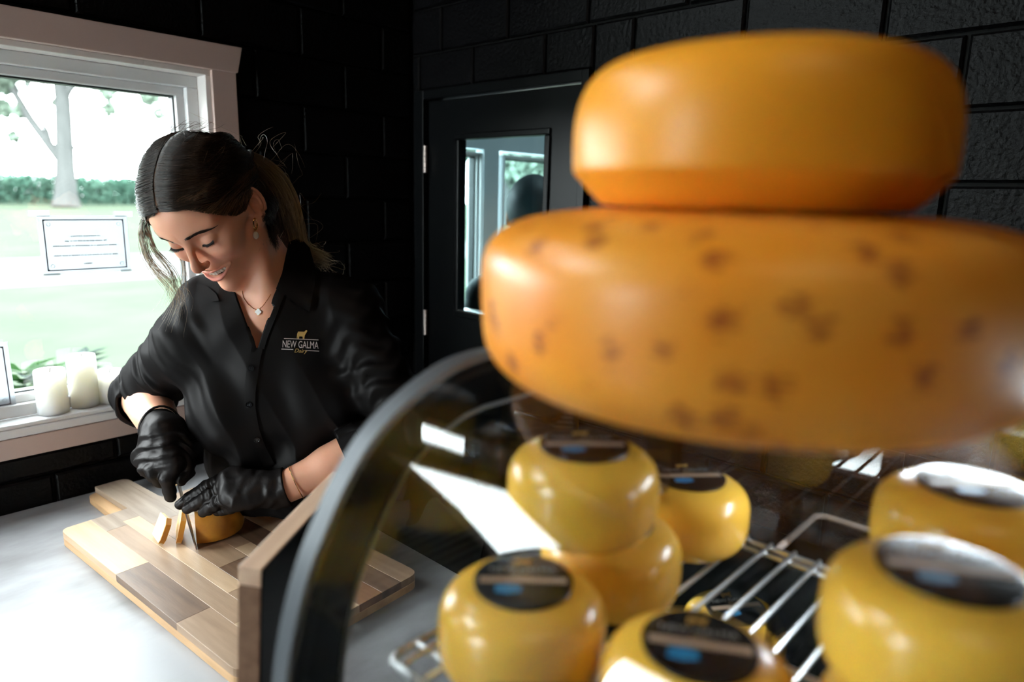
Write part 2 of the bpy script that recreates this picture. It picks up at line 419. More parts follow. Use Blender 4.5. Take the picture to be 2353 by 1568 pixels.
dpart(MB().box((dx0-.004, gy0, gz0), (dx0+.030, gy1, gz0+.006)), 'bottom_bead', MT['steel'], .001)
f = MB()
f.box((XB-.012, .966, 0), (XB+.06, .986, 1.834)).box((XB-.012, 1.528, 0), (XB+.06, 1.565, 1.834)).box((XB-.012, .986, 1.810), (XB+.06, 1.528, 1.834))
dpart(f, 'door_frame', MT['black_paint'], .0015)
for hz in (1.652, 1.190, .35):
    h = MB()
    for k in range(5):
        h.lathe([(0, 0), (.0055, 0), (.0055, .0135), (0, .0135)], 12, (XB-.006, 1.5255, hz-.037+k*.0148))
    dpart(h, 'hinge', MT['hinge'], smooth=True)
for s in (-1, 1):
    pass
kb = dpart(MB().tube([(XB+.006, 1.02, 1.02), (XB-.045, 1.02, 1.02), (XB-.048, 1.028, 1.02), (XB-.048, 1.12, 1.018)], .009, 10), 'lever_handle', MT['black_metal'], smooth=True)

# ------------------------------------------------------------------ outdoors
GZ = -.02
lawn = mat('mown_lawn', (.041, .054, .038), .9, spec=0.0, var=(.050, .061, .045), vscale=.8, vdetail=8, bump=.4, bscale=30, bdist=.02)
o = MB().box((-120, YA+.2, GZ-.5), (140, 13.2, GZ)).box((-120, 18.6, GZ-.5), (140, 150, GZ)).build('lawn', lawn); tag(o, 'pale green mown lawn outside the window', 'lawn', kind='stuff')
road = mat('pale_gravel', (.09, .09, .088), .9, spec=0.0, var=(.08, .08, .078), vscale=.6, bump=.3, bscale=20)
o = MB().box((-120, 13.2, GZ-.5), (140, 18.6, GZ-.01)).build('gravel_lane', road); struct(o)
# corn field: rows of stalks with leaves, too many to count
rng = np.random.RandomState(3)
mb = MB()
for row in range(7):
    yy = 76+row*.9
    for xx in np.arange(-8, 62, .22):
        x = xx+rng.uniform(-.08, .08); y = yy+rng.uniform(-.1, .1); h = 2.35+rng.uniform(-.2, .25)
        mb.add([(x-.03, y, GZ), (x+.03, y, GZ), (x, y, h)], [(0, 1, 2)])
        for k in range(6):
            z = .3+k*(h-.5)/5; a = rng.uniform(0, 6.28); L = rng.uniform(.5, .8); dx, dy = math.cos(a)*L, math.sin(a)*L
            nx, ny = -dy/L*.13, dx/L*.13
            mb.add([(x-nx, y-ny, z), (x+nx, y+ny, z), (x+dx*.6+nx, y+dy*.6+ny, z+.35), (x+dx*.6-nx, y+dy*.6-ny, z+.35), (x+dx, y+dy, z+.15)], [(0, 1, 2, 3), (3, 2, 4)])
o = mb.build('corn_field', mat('corn_leaf', (.042, .092, .068), .7, spec=0.0, var=(.062, .11, .084), vscale=.5, bump=.1)); tag(o, 'tall green corn standing along the far edge of the lawn', 'corn', kind='stuff')

def tree(base, s, branches, leafsets, label, seed, trunk_r):
    rng = np.random.RandomState(seed)
    t = empty('shade_tree', base); tag(t, label, 'tree')
    bark = mat('grey_bark', (.058, .060, .059), .9, spec=0.0, var=(.048, .05, .049), vscale=2, vstretch=(1, 1, .25), bump=.6, bscale=6, bdist=.05)
    o = MB().tube(branches[0][0], branches[0][1], 14).build('trunk', bark, t, True)
    for (pts, rs) in branches[1:]:
        MB().tube(pts, rs, 10).build('branch', bark, t, True)
    mb = MB()
    for (c, R, n) in leafsets:
        for i in range(n*4):
            d = rng.normal(size=3); p = np.array(c)+d/np.linalg.norm(d)*R*rng.uniform(.2, 1)**.6
            a = rng.normal(size=3); a /= np.linalg.norm(a); b_ = np.cross(a, rng.normal(size=3)); b_ /= np.linalg.norm(b_)
            L = rng.uniform(.22, .42)*s
            mb.add([p-a*L, p-b_*L*.45, p+a*L, p+b_*L*.45], [(0, 1, 2, 3)])
    fo = mb.build('foliage', mat('tree_leaf', (.12, .16, .125), .7, spec=0.0, var=(.15, .185, .15), vscale=1, bump=.1), t); fo['kind'] = 'stuff'
    return t
def gp(px, py, d): return at(px, py, d)
TD = 55.0
tb = gp(152, 470, TD); tb[2] = GZ
def T(px, py): return tuple(gp(px, py, TD)-tb)
tree(tuple(tb), 1.0, [
    ([(0, 0, 0), T(152, 445), T(150, 380), T(147, 300), T(144, 230), T(135, 170), T(128, 90), T(135, 20)], [1.05, .80, .68, .62, .58, .50, .40, .2]),
    ([T(150, 380), T(115, 335), T(70, 275), T(35, 215), T(15, 150), T(-10, 80)], [.42, .38, .34, .28, .22, .1]),
    ([T(118, 340), T(108, 300), T(80, 255), T(60, 225), T(30, 190)], [.22, .18, .15, .12, .06]),
    ([T(142, 235), T(160, 205), T(180, 185), T(215, 165), T(260, 130)], [.33, .28, .22, .15, .06]),
    ([T(153, 352), T(178, 335), T(192, 315), T(222, 308), T(245, 312)], [.14, .11, .07, .05, .03])],
    [(T(8, 185), 1.1, 120), (T(5, 250), .8, 60), (T(45, 255), .6, 30), (T(60, 160), 1.0, 60), (T(240, 212), .9, 40), (T(345, 220), .8, 40), (T(365, 262), .5, 22), (T(250, 250), .6, 20), (T(30, 315), .5, 20), (T(130, 235), .35, 16), (T(90, 60), 5, 700), (T(-60, 80), 5, 700), (T(250, 30), 5, 500)],
    'large grey-barked tree with forking limbs on the lawn beyond the window', 5, 1.0)
# tree seen through the door pane
TD = 40.0
tb = gp(1165, 440, TD); tb[2] = GZ
tree(tuple(tb), 1.0, [([(0, 0, 0), T(1168, 420), T(1168, 390), T(1170, 330), T(1175, 200)], [.45, .40, .36, .32, .2]),
                      ([T(1169, 350), T(1195, 320), T(1225, 290)], [.15, .12, .06])],
     [(T(1215, 385), 1.7, 260), (T(1235, 440), 1.2, 140), (T(1180, 350), 1.0, 90), (T(1075, 340), .7, 60), (T(1245, 350), 1.5, 160), (T(1200, 240), 3, 400)],
     'leafy tree standing outside, glimpsed through the pane of the black door', 9, .5)
# low plants under the window
def bed_plant(x, y, h, n, seed, label):
    rng = np.random.RandomState(seed); mb = MB()
    for i in range(n):
        a = rng.uniform(0, 6.28); L = rng.uniform(.05, .10); z0 = h-rng.uniform(.0, .45)**1.3
        c, s_ = math.cos(a), math.sin(a); w = .16*L+.01
        p0 = np.array([x, y, GZ+z0]); d = np.array([c, s_, .45]); q = np.array([-s_, c, 0])
        mb.add([p0, p0+d*L*.5+q*w, p0+d*L+np.array([0, 0, -.1*L]), p0+d*L*.5-q*w], [(0, 1, 2, 3)])
    r = empty('bedding_plant', (x, y, GZ)); tag(r, label, 'plant', 'plants under the window')
    lf = mb.build('foliage', MT_LEAF[seed % 2]); lf.parent = r; lf.matrix_parent_inverse = Matrix.Translation(-Vector(r.location)); lf['kind'] = 'stuff'
    st = MB().tube([(x, y, GZ), (x+.02, y, GZ+h*.5), (x, y, GZ+h*.95)], [.012, .01, .005], 6).build('stem', MT_LEAF[0]); st.parent = r; st.matrix_parent_inverse = Matrix.Translation(-Vector(r.location))
MT_LEAF = [mat('green_leaf', (.010, .030, .009), .5, spec=0.0, var=(.018, .042, .013), vscale=6, bump=.1), mat('silver_leaf', (.030, .040, .036), .6, spec=0.0, var=(.036, .045, .040), vscale=6, bump=.1)]
for (px, py, d, n, seed, lab) in ((112, 845, 2.3, 60, 2, 'bright green leafy plant outside, showing just above the left candle'), (90, 860, 2.4, 80, 3, 'pale silvery plant outside the glass beside the leaning sign'),
                               (185, 820, 2.6, 110, 5, 'broad pale silvery plant outside behind the tallest candle'), (52, 850, 2.2, 60, 4, 'green plant at the corner of the leaning sign outside the glass')):
    p = gp(px, py, d); bed_plant(p[0], p[1], p[2]-GZ, n, seed, lab)

# ------------------------------------------------------------------ broad warm fill panel behind the photographer, replacing small bulbs for softer light
wl_ = empty('ceiling_fill_panel', (-.3, -1.0, ZC)); tag(wl_, 'broad warm fill panel on the shop ceiling, in place of small bulbs', 'lamp')
MB().box((-.62, -.62, -.05), (.62, .62, -.001)).build('housing', MT['black_metal'], wl_, bevel=.004)
MB().box((-.58, -.58, -.054), (.58, .58, -.0502)).build('diffuser', mat('warm_diffuser', (.9, .8, .7), .5, emit=(1, .68, .45), es=1.5, bump=.01), wl_)
pl = empty('room_fill_panel', (2.3, .75, ZC)); tag(pl, 'unseen fill panel added to light the room beyond the black door', 'light')  # added fill, so the walls behind the door pane do not go dark
MB().box((-.35, -.35, -.03), (.35, .35, -.001)).build('housing', MT['vinyl'], pl, bevel=.004)
MB().box((-.32, -.32, -.034), (.32, .32, -.0302)).build('diffuser', mat('lit_diffuser', (.9, .9, .9), .5, emit=(.85, .96, 1), es=22, bump=.01), pl)
# ------------------------------------------------------------------ counter
CZ = .91; CXE = .745
cnt = empty('counter', (.2, .4, 0)); tag(cnt, 'pale mottled concrete counter under the board and the display case', 'counter')
def under(par, o):
    o.parent = par; o.matrix_parent_inverse = Matrix.Translation(-Vector(par.location)); return o
under(cnt, MB().box((-.02, -1.6, CZ-.04), (CXE, YA-.001, CZ)).build('worktop', MT['counter'], bevel=.004))
under(cnt, MB().box((.04, -1.55, 0), (CXE-.05, YA-.01, CZ-.04)).build('cabinet', MT['black_paint']))

# ------------------------------------------------------------------ cutting board, turned a little on the counter
bd0 = np.array([.300, 1.385]); bu = np.array([.046, -.592]); bu = bu/np.linalg.norm(bu); bv = np.array([-bu[1], bu[0]])   # bu: along the board toward the case, bv: across
BLN, BWD, BT = .60, .325, .027
ang = math.atan2(bu[1], bu[0])
board = empty('cutting_board', (bd0[0], bd0[1], CZ), ang); tag(board, 'long wooden paddle cutting board of pale and brown strips', 'cutting board')
# local frame: x along bu, y along bv (left of bu)
if (np.array([-bu[1], bu[0]])@np.array([1, 0])) < 0: pass
def round_poly(pts, rads, n=6):
    out = []; k = len(pts)
    for i in range(k):
        p = np.array(pts[i], float); a = np.array(pts[i-1], float)-p; b = np.array(pts[(i+1) % k], float)-p; r = rads[i]
        if r < 1e-5: out.append(tuple(p)); continue
        a /= np.linalg.norm(a); b /= np.linalg.norm(b); c = math.acos(np.clip(a@b, -1, 1)); t = r/math.tan(c/2)
        p0, p1 = p+a*t, p+b*t
        for j in range(n+1):
            s = j/n; out.append(tuple((1-s)**2*p0+2*s*(1-s)*p+s*s*p1))
    return out
hy0, hy1 = .095, .185
outline = [(0, 0), (BLN, 0), (BLN, BWD), (0, BWD), (0, hy1), (-.155, hy1-.004), (-.155, hy0+.006), (0, hy0)]
ol = round_poly(outline, [.018, .02, .02, .02, .016, .022, .022, .012])
base_w = wood('maple_base', (.64, .40, .21), (.54, .31, .15), 0, .45, 3.1)
MB().prism(ol, 0, .014).build('base_layer', base_w, board, bevel=.001)
W_ = {'pale': wood('pale_maple', (.60, .41, .26), (.50, .33, .20), 0, .42, 1.0), 'tan': wood('tan_acacia', (.38, .245, .155), (.29, .18, .11), 0, .42, 2.3),
      'brown': wood('brown_acacia', (.20, .115, .07), (.13, .072, .042), 0, .42, 4.2), 'red': wood('reddish_acacia', (.30, .15, .08), (.22, .10, .05), 0, .42, 5.5), 'grey': wood('greyed_acacia', (.36, .27, .20), (.26, .185, .135), 0, .45, 7.7)}
strips = [(0, .052, [('pale', 0, .235), ('brown', .235, .435), ('tan', .435, .60)]),
          (.052, .088, [('grey', 0, .07), ('tan', .07, .50), ('pale', .50, .60)]),
          (.088, .118, [('grey', 0, .05), ('pale', .05, .42), ('tan', .42, .60)]),
          (.118, .170, [('grey', -.155, .10), ('tan', .10, .34), ('brown', .34, .60)]),
          (.170, .200, [('grey', -.155, .12), ('tan', .12, .30), ('pale', .30, .60)]),
          (.200, .245, [('tan', 0, .20), ('brown', .20, .33), ('red', .33, .60)]),
          (.245, .285, [('tan', 0, .13), ('pale', .13, .40), ('brown', .40, .60)]),
          (.285, BWD, [('grey', 0, .20), ('tan', .20, .45), ('tan', .45, .60)])]
def clip_poly(poly, x0, x1, y0, y1):
    def clip(ps, f, inter):
        out = []
        for i in range(len(ps)):
            a, b = ps[i-1], ps[i]
            if f(b):
                if not f(a): out.append(inter(a, b))
                out.append(b)
            elif f(a): out.append(inter(a, b))
        return out
    def ix(X): return lambda a, b: (X, a[1]+(b[1]-a[1])*(X-a[0])/(b[0]-a[0]))
    def iy(Y): return lambda a, b: (a[0]+(b[0]-a[0])*(Y-a[1])/(b[1]-a[1]), Y)
    for (f, i) in ((lambda p: p[0] >= x0-1e-9, ix(x0)), (lambda p: p[0] <= x1+1e-9, ix(x1)), (lambda p: p[1] >= y0-1e-9, iy(y0)), (lambda p: p[1] <= y1+1e-9, iy(y1))):
        if poly: poly = clip(poly, f, i)
    out = []
    for p in poly:
        if not out or abs(p[0]-out[-1][0])+abs(p[1]-out[-1][1]) > 1e-6: out.append(p)
    return out
for (a, b, segs) in strips:
    for (w, x0, x1) in segs:
        for (xa, xb) in ([(x0, 0), (0, x1)] if x0 < 0 < x1 else [(x0, x1)]):
            p = clip_poly(ol, xa if not (x0 < 0 and xa == 0) else -.0001, xb, a, b)
            if x0 < 0 and xa == 0: continue
            if x0 < 0: p = clip_poly(ol, x0, x1, a, b)
            if len(p) >= 3:
                # drop the part outside the handle
                MB().prism(p, .0141, BT).build('plank', W_[w], board, bevel=.0004, seg=1)

# ------------------------------------------------------------------ cheese on the board
BZ = CZ+BT+.0006
paste = mat('pale_cheese_paste', (.80, .62, .34), .45, sub=.3, sub_r=(1, .7, .3), sub_s=.006, var=(.72, .53, .27), vscale=60, bump=.15, bscale=120)
paste2 = mat('ivory_cheese_paste', (.84, .72, .48), .45, sub=.3, sub_r=(1, .7, .3), sub_s=.006, var=(.78, .64, .38), vscale=60, bump=.15, bscale=120)
rind_s = mat('orange_rind', (.62, .27, .03), .35, coat=.2, var=(.50, .19, .02), vscale=40, bump=.1, bscale=60)
def on_board(px, py, z):
    d = (z-EYE[2])/(at(px, py, 1)[2]-EYE[2]); return at(px, py, d)
c0 = on_board(452, 1252, BZ); CUTN = np.array([-.93, .36, 0])        # the cut face looks to the left of the picture
R_, H_ = .060, .062
GC = c0+np.array([.36, .93, 0])*.050-CUTN*.024
wedge = empty('gouda_piece', (GC[0], GC[1], BZ)); tag(wedge, 'cut half of an orange-rinded cheese with a black label under the gloved hand', 'cheese')
prof = [(0, 0), (R_*.86, 0), (R_*.95, H_*.05), (R_, H_*.22), (R_, H_*.70), (R_*.955, H_*.90), (R_*.88, H_*.985), (R_*.80, H_), (0, H_)]
mb = MB().lathe(prof, 56); o = mb.build('rind', rind_s, wedge, True)
bm = bmesh.new(); bm.from_mesh(o.data)
bmesh.ops.bisect_plane(bm, geom=bm.verts[:]+bm.edges[:]+bm.faces[:], plane_co=Vector(CUTN*.024), plane_no=Vector(CUTN), clear_outer=True)
edge_pts = [v.co.copy() for v in bm.verts if len([e for e in v.link_edges if e.is_boundary]) > 0]
bm.to_mesh(o.data); bm.free(); autosmooth(o, .9)
tg_ = np.array([-CUTN[1], CUTN[0], 0]); edge_pts.sort(key=lambda p: math.atan2(p.z-H_/2, float(np.array(p)@tg_)))
obj('cut_face', edge_pts, [tuple(range(len(edge_pts)))], paste, wedge)
lab = []
for i in range(40):
    t = 2*math.pi*i/40; p = np.array([R_*.78*math.cos(t), R_*.78*math.sin(t), 0]); e = p@CUTN-.0235
    if e > 0: p = p-CUTN*e
    lab.append((p[0], p[1], H_+.0007))
obj('label', lab, [tuple(range(40))], MT['black_print'], wedge)
def slice_piece(loc, rzz, lean, label, w=.052, h=.050, t=.009, m=None):
    s = empty('cheese_slice', loc); s.rotation_euler = (0, lean, rzz); tag(s, label, 'cheese slice', 'cut slices')
    poly = [(-w/2, 0), (w*.42, 0), (w/2, h*.2), (w*.46, h*.82), (w*.30, h), (-w/2, h*.93)]
    MB().prism(poly, 0, t, 'yz').build('paste', m or paste2, s, bevel=.0012)
    MB().prism([(w*.42, .0005), (w/2+.001, h*.2), (w*.46+.001, h*.82), (w*.30, h+.001), (w*.30, h-.002), (w*.43, h*.80), (w*.46, h*.2), (w*.40, .0005)], -.0004, t+.0004, 'yz').build('rind', rind_s, s)
    return s
SL = math.atan2(CUTN[1], CUTN[0])
q = on_board(392, 1256, BZ); slice_piece((q[0]+.012-.016, q[1]+.020+.017, BZ), SL+.25, math.radians(-24), 'pale wedge-shaped cheese slice lying apart on the board', w=.050, h=.044, t=.008, m=paste2)
q = on_board(440, 1252, BZ); slice_piece((q[0]+.010-.011, q[1]+.031+.012, BZ), SL, math.radians(-14), 'cheese slice with orange rind falling from the knife blade', w=.070, h=.054, t=.008, m=paste)
# ------------------------------------------------------------------ objects on the window sill and glass
SZ = WZ0+.0272
def candle(px, py, h, r, label):
    d = (SZ-EYE[2])/(at(px, py, 1)[2]-EYE[2]); p = at(px, py, d)
    c = empty('pillar_candle', (p[0], p[1], SZ)); tag(c, label, 'candle', 'pillar candles on the sill')
    MB().lathe([(0, 0), (r*.96, 0), (r, .003), (r, h-.004), (r*.97, h), (r*.86, h-.001), (r*.80, h-.006), (0, h-.008)], 40).build('wax', MT['candle'], c, True)
    MB().tube([(0, 0, h-.009), (.001, 0, h-.002), (.003, .001, h+.004)], .0012, 6).build('wick', MT['wick'], c, True)
candle(124, 948, .092, .0285, 'white pillar candle nearest the leaning sign on the sill')
candle(197, 932, .112, .0275, 'tallest white pillar candle, middle of three on the sill')
candle(257, 922, .070, .0280, 'short white pillar candle beside the elbow on the sill')

def plaque(name, c, w, h, label, lean=0.0, lines=(), tapes=False, ring=False, y=YA+.0795):
    s = empty(name, c); s.rotation_euler = (lean, 0, 0); tag(s, label, 'sign')
    MB().box((-w/2, -.0012, -h/2), (w/2, 0, h/2)).build('sheet', MT['paper'], s)
    bw = .0022; i = .008
    a, b_ = w/2-i, h/2-i
    mb = MB()
    mb.box((-a, -.0019, b_-bw), (a, -.0012, b_)).box((-a, -.0019, -b_), (a, -.0012, -b_+bw)).box((-a, -.0019, -b_+bw), (-a+bw, -.0012, b_-bw)).box((a-bw, -.0019, -b_+bw), (a, -.0012, b_-bw))
    for sx in (-1, 1):
        for sz in (-1, 1):
            mb.prism([(sx*a, sz*b_), (sx*(a-.006), sz*b_), (sx*a, sz*(b_-.006))], -.0019, -.0012, 'xz')
    mb.build('border', MT['ink'], s)
    for sx in (-1, 1):
        for sz in (-1, 1):
            MB().tube([(sx*(a-.010)+.0036*math.cos(t), -.0014, sz*(b_-.010)+.0036*math.sin(t)) for t in np.linspace(0, 2*math.pi, 17)[:-1]], .0005, 6, True).build('corner_ring', MT['ink_pale'], s)
    for (zz, x0, x1, seed) in lines:
        rng = np.random.RandomState(seed); mb = MB(); x = x0
        while x < x1:
            L = rng.uniform(.002, .004)
            mb.box((x, -.0016, zz-.0012), (min(x+L, x1), -.0012, zz+.0012)); x += L+rng.choice([.0008, .0008, .003])
        mb.build('print_line', MT['ink_pale'], s)
    if ring:
        MB().tube([(-.012+.013*math.cos(t), -.0014, .02+.013*math.sin(t)) for t in np.linspace(0, 2*math.pi, 25)[:-1]], .001, 6, True).build('emblem_ring', MT['ink'], s)
    if tapes:
        for (x, z) in ((-w/2+.004, h/2+.004), (w/2-.006, h/2+.003), (-w/2+.012, -h/2-.003), (w/2-.004, -h/2-.002)):
            MB().box((x-.018, -.0018, z-.006), (x+.018, -.0013, z+.006)).build('tape', MT['tape'], s)
    return s
plaque('paper_sign', (.470, YA+.0785, 1.432), .168, .122, 'white printed paper sign taped to the window glass', lines=((.018, -.028, .028, 1), (.008, -.04, .04, 2), (-.002, -.062, .062, 3), (-.022, -.062, .06, 4), (-.04, -.008, .008, 5)), tapes=True)
plaque('sill_sign', (.225, YA+.0585, 1.090+.0865), .165, .135, 'white bordered sign leaning on the window frame at the left edge', lean=-.06, ring=True, lines=((-.01, -.05, .03, 8), (-.025, -.05, .04, 9)))

# ------------------------------------------------------------------ display case
CY1, CY0 = .372, -.80
PROF = [(.66, 1.427), (.372, 1.427), (.345, 1.4235), (.322, 1.416), (.300, 1.406), (.282, 1.3955), (.265, 1.382), (.252, 1.367), (.240, 1.350), (.231, 1.334), (.220, 1.314), (.211, 1.292), (.203, 1.265), (.197, 1.235), (.191, 1.18), (.188, 1.10), (.187, 1.04)]
case = empty('display_case', (.42, -.2, CZ)); tag(case, 'black-framed refrigerated display case with a curved glass front', 'display case')
def cpart(mb, name, m, bevel=0.0, smooth=False, seg=2): return under(case, mb.build(name, m, None, bevel=bevel, smooth=smooth, seg=seg))
def offset(pr, d):
    out = []
    for i, p in enumerate(pr):
        a = np.array(pr[max(i-1, 0)]); b = np.array(pr[min(i+1, len(pr)-1)]); t = (b-a)/np.linalg.norm(b-a)
        out.append((p[0]-t[1]*d, p[1]+t[0]*d))
    return out
def refine(pr, n=4):
    P = [np.array(p) for p in pr]; out = []
    for i in range(len(P)-1):
        p0, p1, p2, p3 = P[max(i-1, 0)], P[i], P[i+1], P[min(i+2, len(P)-1)]
        for j in range(n):
            t = j/n
            out.append(tuple(.5*((2*p1)+(-p0+p2)*t+(2*p0-5*p1+4*p2-p3)*t*t+(-p0+3*p1-3*p2+p3)*t**3)))
    out.append(tuple(P[-1])); return out
FP = [PROF[0]]+refine(PROF[1:], 3)
CURVE = FP[1:]
def sheet(pr, y0, y1, th):
    q = offset(pr, th); k = len(pr)
    v = [(x, y0, z) for x, z in pr]+[(x, y1, z) for x, z in pr]+[(x, y0, z) for x, z in q]+[(x, y1, z) for x, z in q]
    f = []
    for i in range(k-1):
        f += [(i, i+1, k+i+1, k+i), (2*k+i, 3*k+i, 3*k+i+1, 2*k+i+1), (i, 2*k+i, 2*k+i+1, i+1), (k+i, k+i+1, 3*k+i+1, 3*k+i)]
    f += [(0, k, 3*k, 2*k), (k-1, 3*k-1, 4*k-1, 2*k-1)]
    return MB().add(v, f)
cpart(sheet(CURVE, CY0+.02, CY1-.004, .0045), 'curved_glass', MT['caseglass'], smooth=True)
cpart(MB().box((.372, CY0+.02, 1.4215), (.655, CY1-.004, 1.4268)), 'top_glass', MT['sideglass'])
for (yy, sgn) in ((CY1, 1), (CY0, -1)):
    def band(d0, d1, ya, yb):
        a = offset(FP, d0); b = offset(FP, d1); k = len(a)
        v = [(x, ya, z) for x, z in a]+[(x, ya, z) for x, z in b]+[(x, yb, z) for x, z in a]+[(x, yb, z) for x, z in b]
        f = []
        for i in range(k-1):
            f += [(i, i+1, k+i+1, k+i), (2*k+i, 3*k+i, 3*k+i+1, 2*k+i+1), (i, 2*k+i, 2*k+i+1, i+1), (k+i, k+i+1, 3*k+i+1, 3*k+i)]
        f += [(0, k, 3*k, 2*k), (k-1, 3*k-1, 4*k-1, 2*k-1)]
        return MB().add(v, f)
    y0_, y1_ = (yy-.002, yy+.018) if sgn > 0 else (yy-.018, yy+.002)
    cpart(band(-.001, .040, y0_, y1_), 'end_frame', MT['black_metal'], smooth=True)
    cpart(band(-.004, .0015, y0_-.001, y1_-.004), 'outer_edge_trim', MT['grey_metal'], smooth=True)
    cpart(band(.038, .0412, y0_-.001, y1_-.006), 'inner_edge_trim', MT['grey_metal'], smooth=True)
    pl = offset(FP, .040)
    cpart(MB().prism(pl+[(.66, 1.04)], yy+.004, yy+.009, 'xz'), 'end_glass', MT['sideglass'])
cpart(MB().box((.185, CY0-.018, CZ+.001), (.68, CY1+.018, 1.045)), 'base_cabinet', MT['black_metal'], bevel=.004)
cpart(MB().box((.645, CY1-.02, 1.045), (.672, CY1+.018, 1.43)).box((.645, CY0-.018, 1.045), (.672, CY0+.02, 1.43)).box((.645, CY0, 1.405), (.672, CY1, 1.4262)), 'back_frame', MT['black_metal'], bevel=.002)
for k, (a, b_) in enumerate(((CY0+.02, -.20), (-.24, CY1-.02))):
    cpart(MB().box((.652+.008*k, a, 1.05), (.656+.008*k, b_, 1.405)), 'sliding_door', MT['caseglass'])
cpart(MB().box((.665, -.24, 1.05), (.672, -.20, 1.405)), 'door_stile', MT['black_metal'], bevel=.001)
cpart(MB().box((.20, CY0+.02, 1.045), (.645, CY1-.006, 1.050)), 'deck', MT['black_paint'])
# perforated air duct along the back
mbh = MB()
for yy in np.arange(-.20, .14, .0075):
    for zz in np.arange(1.07, 1.20, .0075):
        mbh.box((.6365, yy-.0013, zz-.0013), (.6385, yy+.0013, zz+.0013))
cpart(MB().box((.638, -.24, 1.052), (.644, .16, 1.215)), 'air_duct', MT['black_paint'])
o = cpart(mbh, 'duct_holes', MT['grey_metal']); o['kind'] = 'stuff'

# strip of small cool lights under the back of the top
led = empty('led_strip', (.636, -.28, 1.4)); tag(led, 'strip of cool white lights under the top edge of the display case', 'light strip')
under(led, MB().box((.630, -.72, 1.3985), (.642, .16, 1.4045)).build('channel', MT['steel']))
mb = MB()
for y in np.arange(-.71, .155, .024): mb.box((.6325, y-.0035, 1.3965), (.6395, y+.0035, 1.3984))
under(led, mb.build('diode_row', mat('lit_diode', (.9, .95, 1), .4, emit=(.80, .93, 1), es=90, bump=.01)))['kind'] = 'stuff'
ld = bpy.data.lights.new('strip_glow', 'AREA'); ld.shape = 'RECTANGLE'; ld.size = .01; ld.size_y = .86; ld.energy = 2.6; ld.color = (.82, .93, 1)
lo_ = bpy.data.objects.new('strip_glow', ld); COL.objects.link(lo_); lo_.location = (.630, -.28, 1.395); lo_.rotation_euler = (0, math.radians(35), 0); under(led, lo_)
# chrome wire shelf inside
SHZ = 1.235; SX0, SX1, SY0, SY1 = .262, .617, -.74, .352
shelf = empty('wire_shelf', (.44, -.2, SHZ)); tag(shelf, 'chrome wire shelf inside the display case', 'shelf')
def spart(mb, name, m=None): return under(shelf, mb.build(name, m or MT['chrome'], None, smooth=True))
rc = .012
fr = round_poly([(SX0, SY1), (SX1, SY1), (SX1, SY0), (SX0, SY0)], [rc]*4, 5)
spart(MB().tube([(x, y, SHZ-.0075) for x, y in fr], .0030, 8, True), 'frame_wire')
for X in (.287, .452, .600):
    spart(MB().tube([(X, SY0+.003, SHZ-.0062), (X, SY1-.003, SHZ-.0062)], .0026, 8), 'cross_wire')
for k in range(38):
    y = .335-.0225*k-(.0)
    if y < SY0+.01: break
    spart(MB().tube([(SX0+.001, y, SHZ-.0022), (SX1-.001, y, SHZ-.0022)], .0021, 8), 'shelf_wire')
for (x, y) in ((.50, .360), (.60, .360)):
    under(shelf, MB().box((x-.010, y-.008, SHZ-.0165), (x+.010, y+.006, SHZ-.0108)).box((x-.010, y+.003, SHZ-.0108), (x+.010, y+.006, SHZ+.006)).build('shelf_bracket', MT['steel'], None, bevel=.001))

# ------------------------------------------------------------------ small waxed cheeses with round labels
CR, CH = .0555, .070
def small_cheese_proto():
    c = empty('baby_cheese', (0, 0, 0))
    p = []
    for i in range(25):
        t = -math.pi/2+math.pi*i/24
        ex = .62
        r = CR*abs(math.cos(t))**ex; z = CH/2+CH/2*math.copysign(abs(math.sin(t))**ex, math.sin(t))
        p.append((r if i not in (0, 24) else 0, z))
    MB().lathe(p, 48).build('wax_coat', MT['wax_yellow'], c, True)
    z = CH+.0002
    MB().lathe([(0, z-.004), (.0325, z-.004), (.0325, z+.0002), (.031, z+.0006), (0, z+.0006)], 40).build('label', MT['black_print'], c, True)
    lb = c.children[-1]
    MB().box((-.0285, -.0050, z+.0004), (.0285, .0015, z+.0010)).build('stripe', MT['tan_print'], lb)
    v, f = text_mesh('NEW GALMA', .0075)
    obj('brand_lettering', [(a, b_+.0105, z+.0009) for a, b_, _ in v], f, MT['grey_print'], lb)
    v, f = text_mesh('Dairy', .0050, .3)
    obj('script_lettering', [(a, b_+.0045, z+.0009) for a, b_, _ in v], f, MT['gold_print'], lb)
    cow = [(-.006, 0), (-.006, .006), (-.0045, .0075), (.003, .0075), (.006, .0095), (.007, .0085), (.0045, .004), (.0042, 0), (.0028, 0), (.0026, .003), (-.0035, .003), (-.0042, 0)]
    obj('cow_emblem', [(a, b_+.016, z+.0009) for a, b_ in cow], [tuple(range(len(cow)))], MT['gold_print'], lb)
    obj('blue_mark', [(a*.0085-.010, b_*.0055-.0125, z+.0009) for a, b_ in ((-1, -.7), (0, -1), (1, -.6), (1, .6), (.2, 1), (-.9, .7))], [tuple(range(6))], MT['blue_print'], lb)
    return c
proto = small_cheese_proto()
LABROT = math.radians(-47)
first = True
def place(px, py, d, z, label, rz_=0.0, sc=1.0):
    global first
    p = at(px, py, d)
    c = proto if first else copy_tree(proto); first = False
    c.location = (p[0], p[1], z); c.rotation_euler = (0, 0, LABROT+rz_); c.scale = (sc, sc, sc)
    tag(c, label, 'cheese', 'small waxed cheeses in the case')
    return c
place(1200, 1405, .456, SHZ, 'small yellow cheese at the front left of the wire shelf by the arched frame')
place(1402, 1286, .548, SHZ, 'small yellow cheese carrying another one on the wire shelf', .1)
place(1337, 1145, .508, SHZ+CH+.0015, 'small yellow cheese stacked on top of another, below the big wheel', .05)
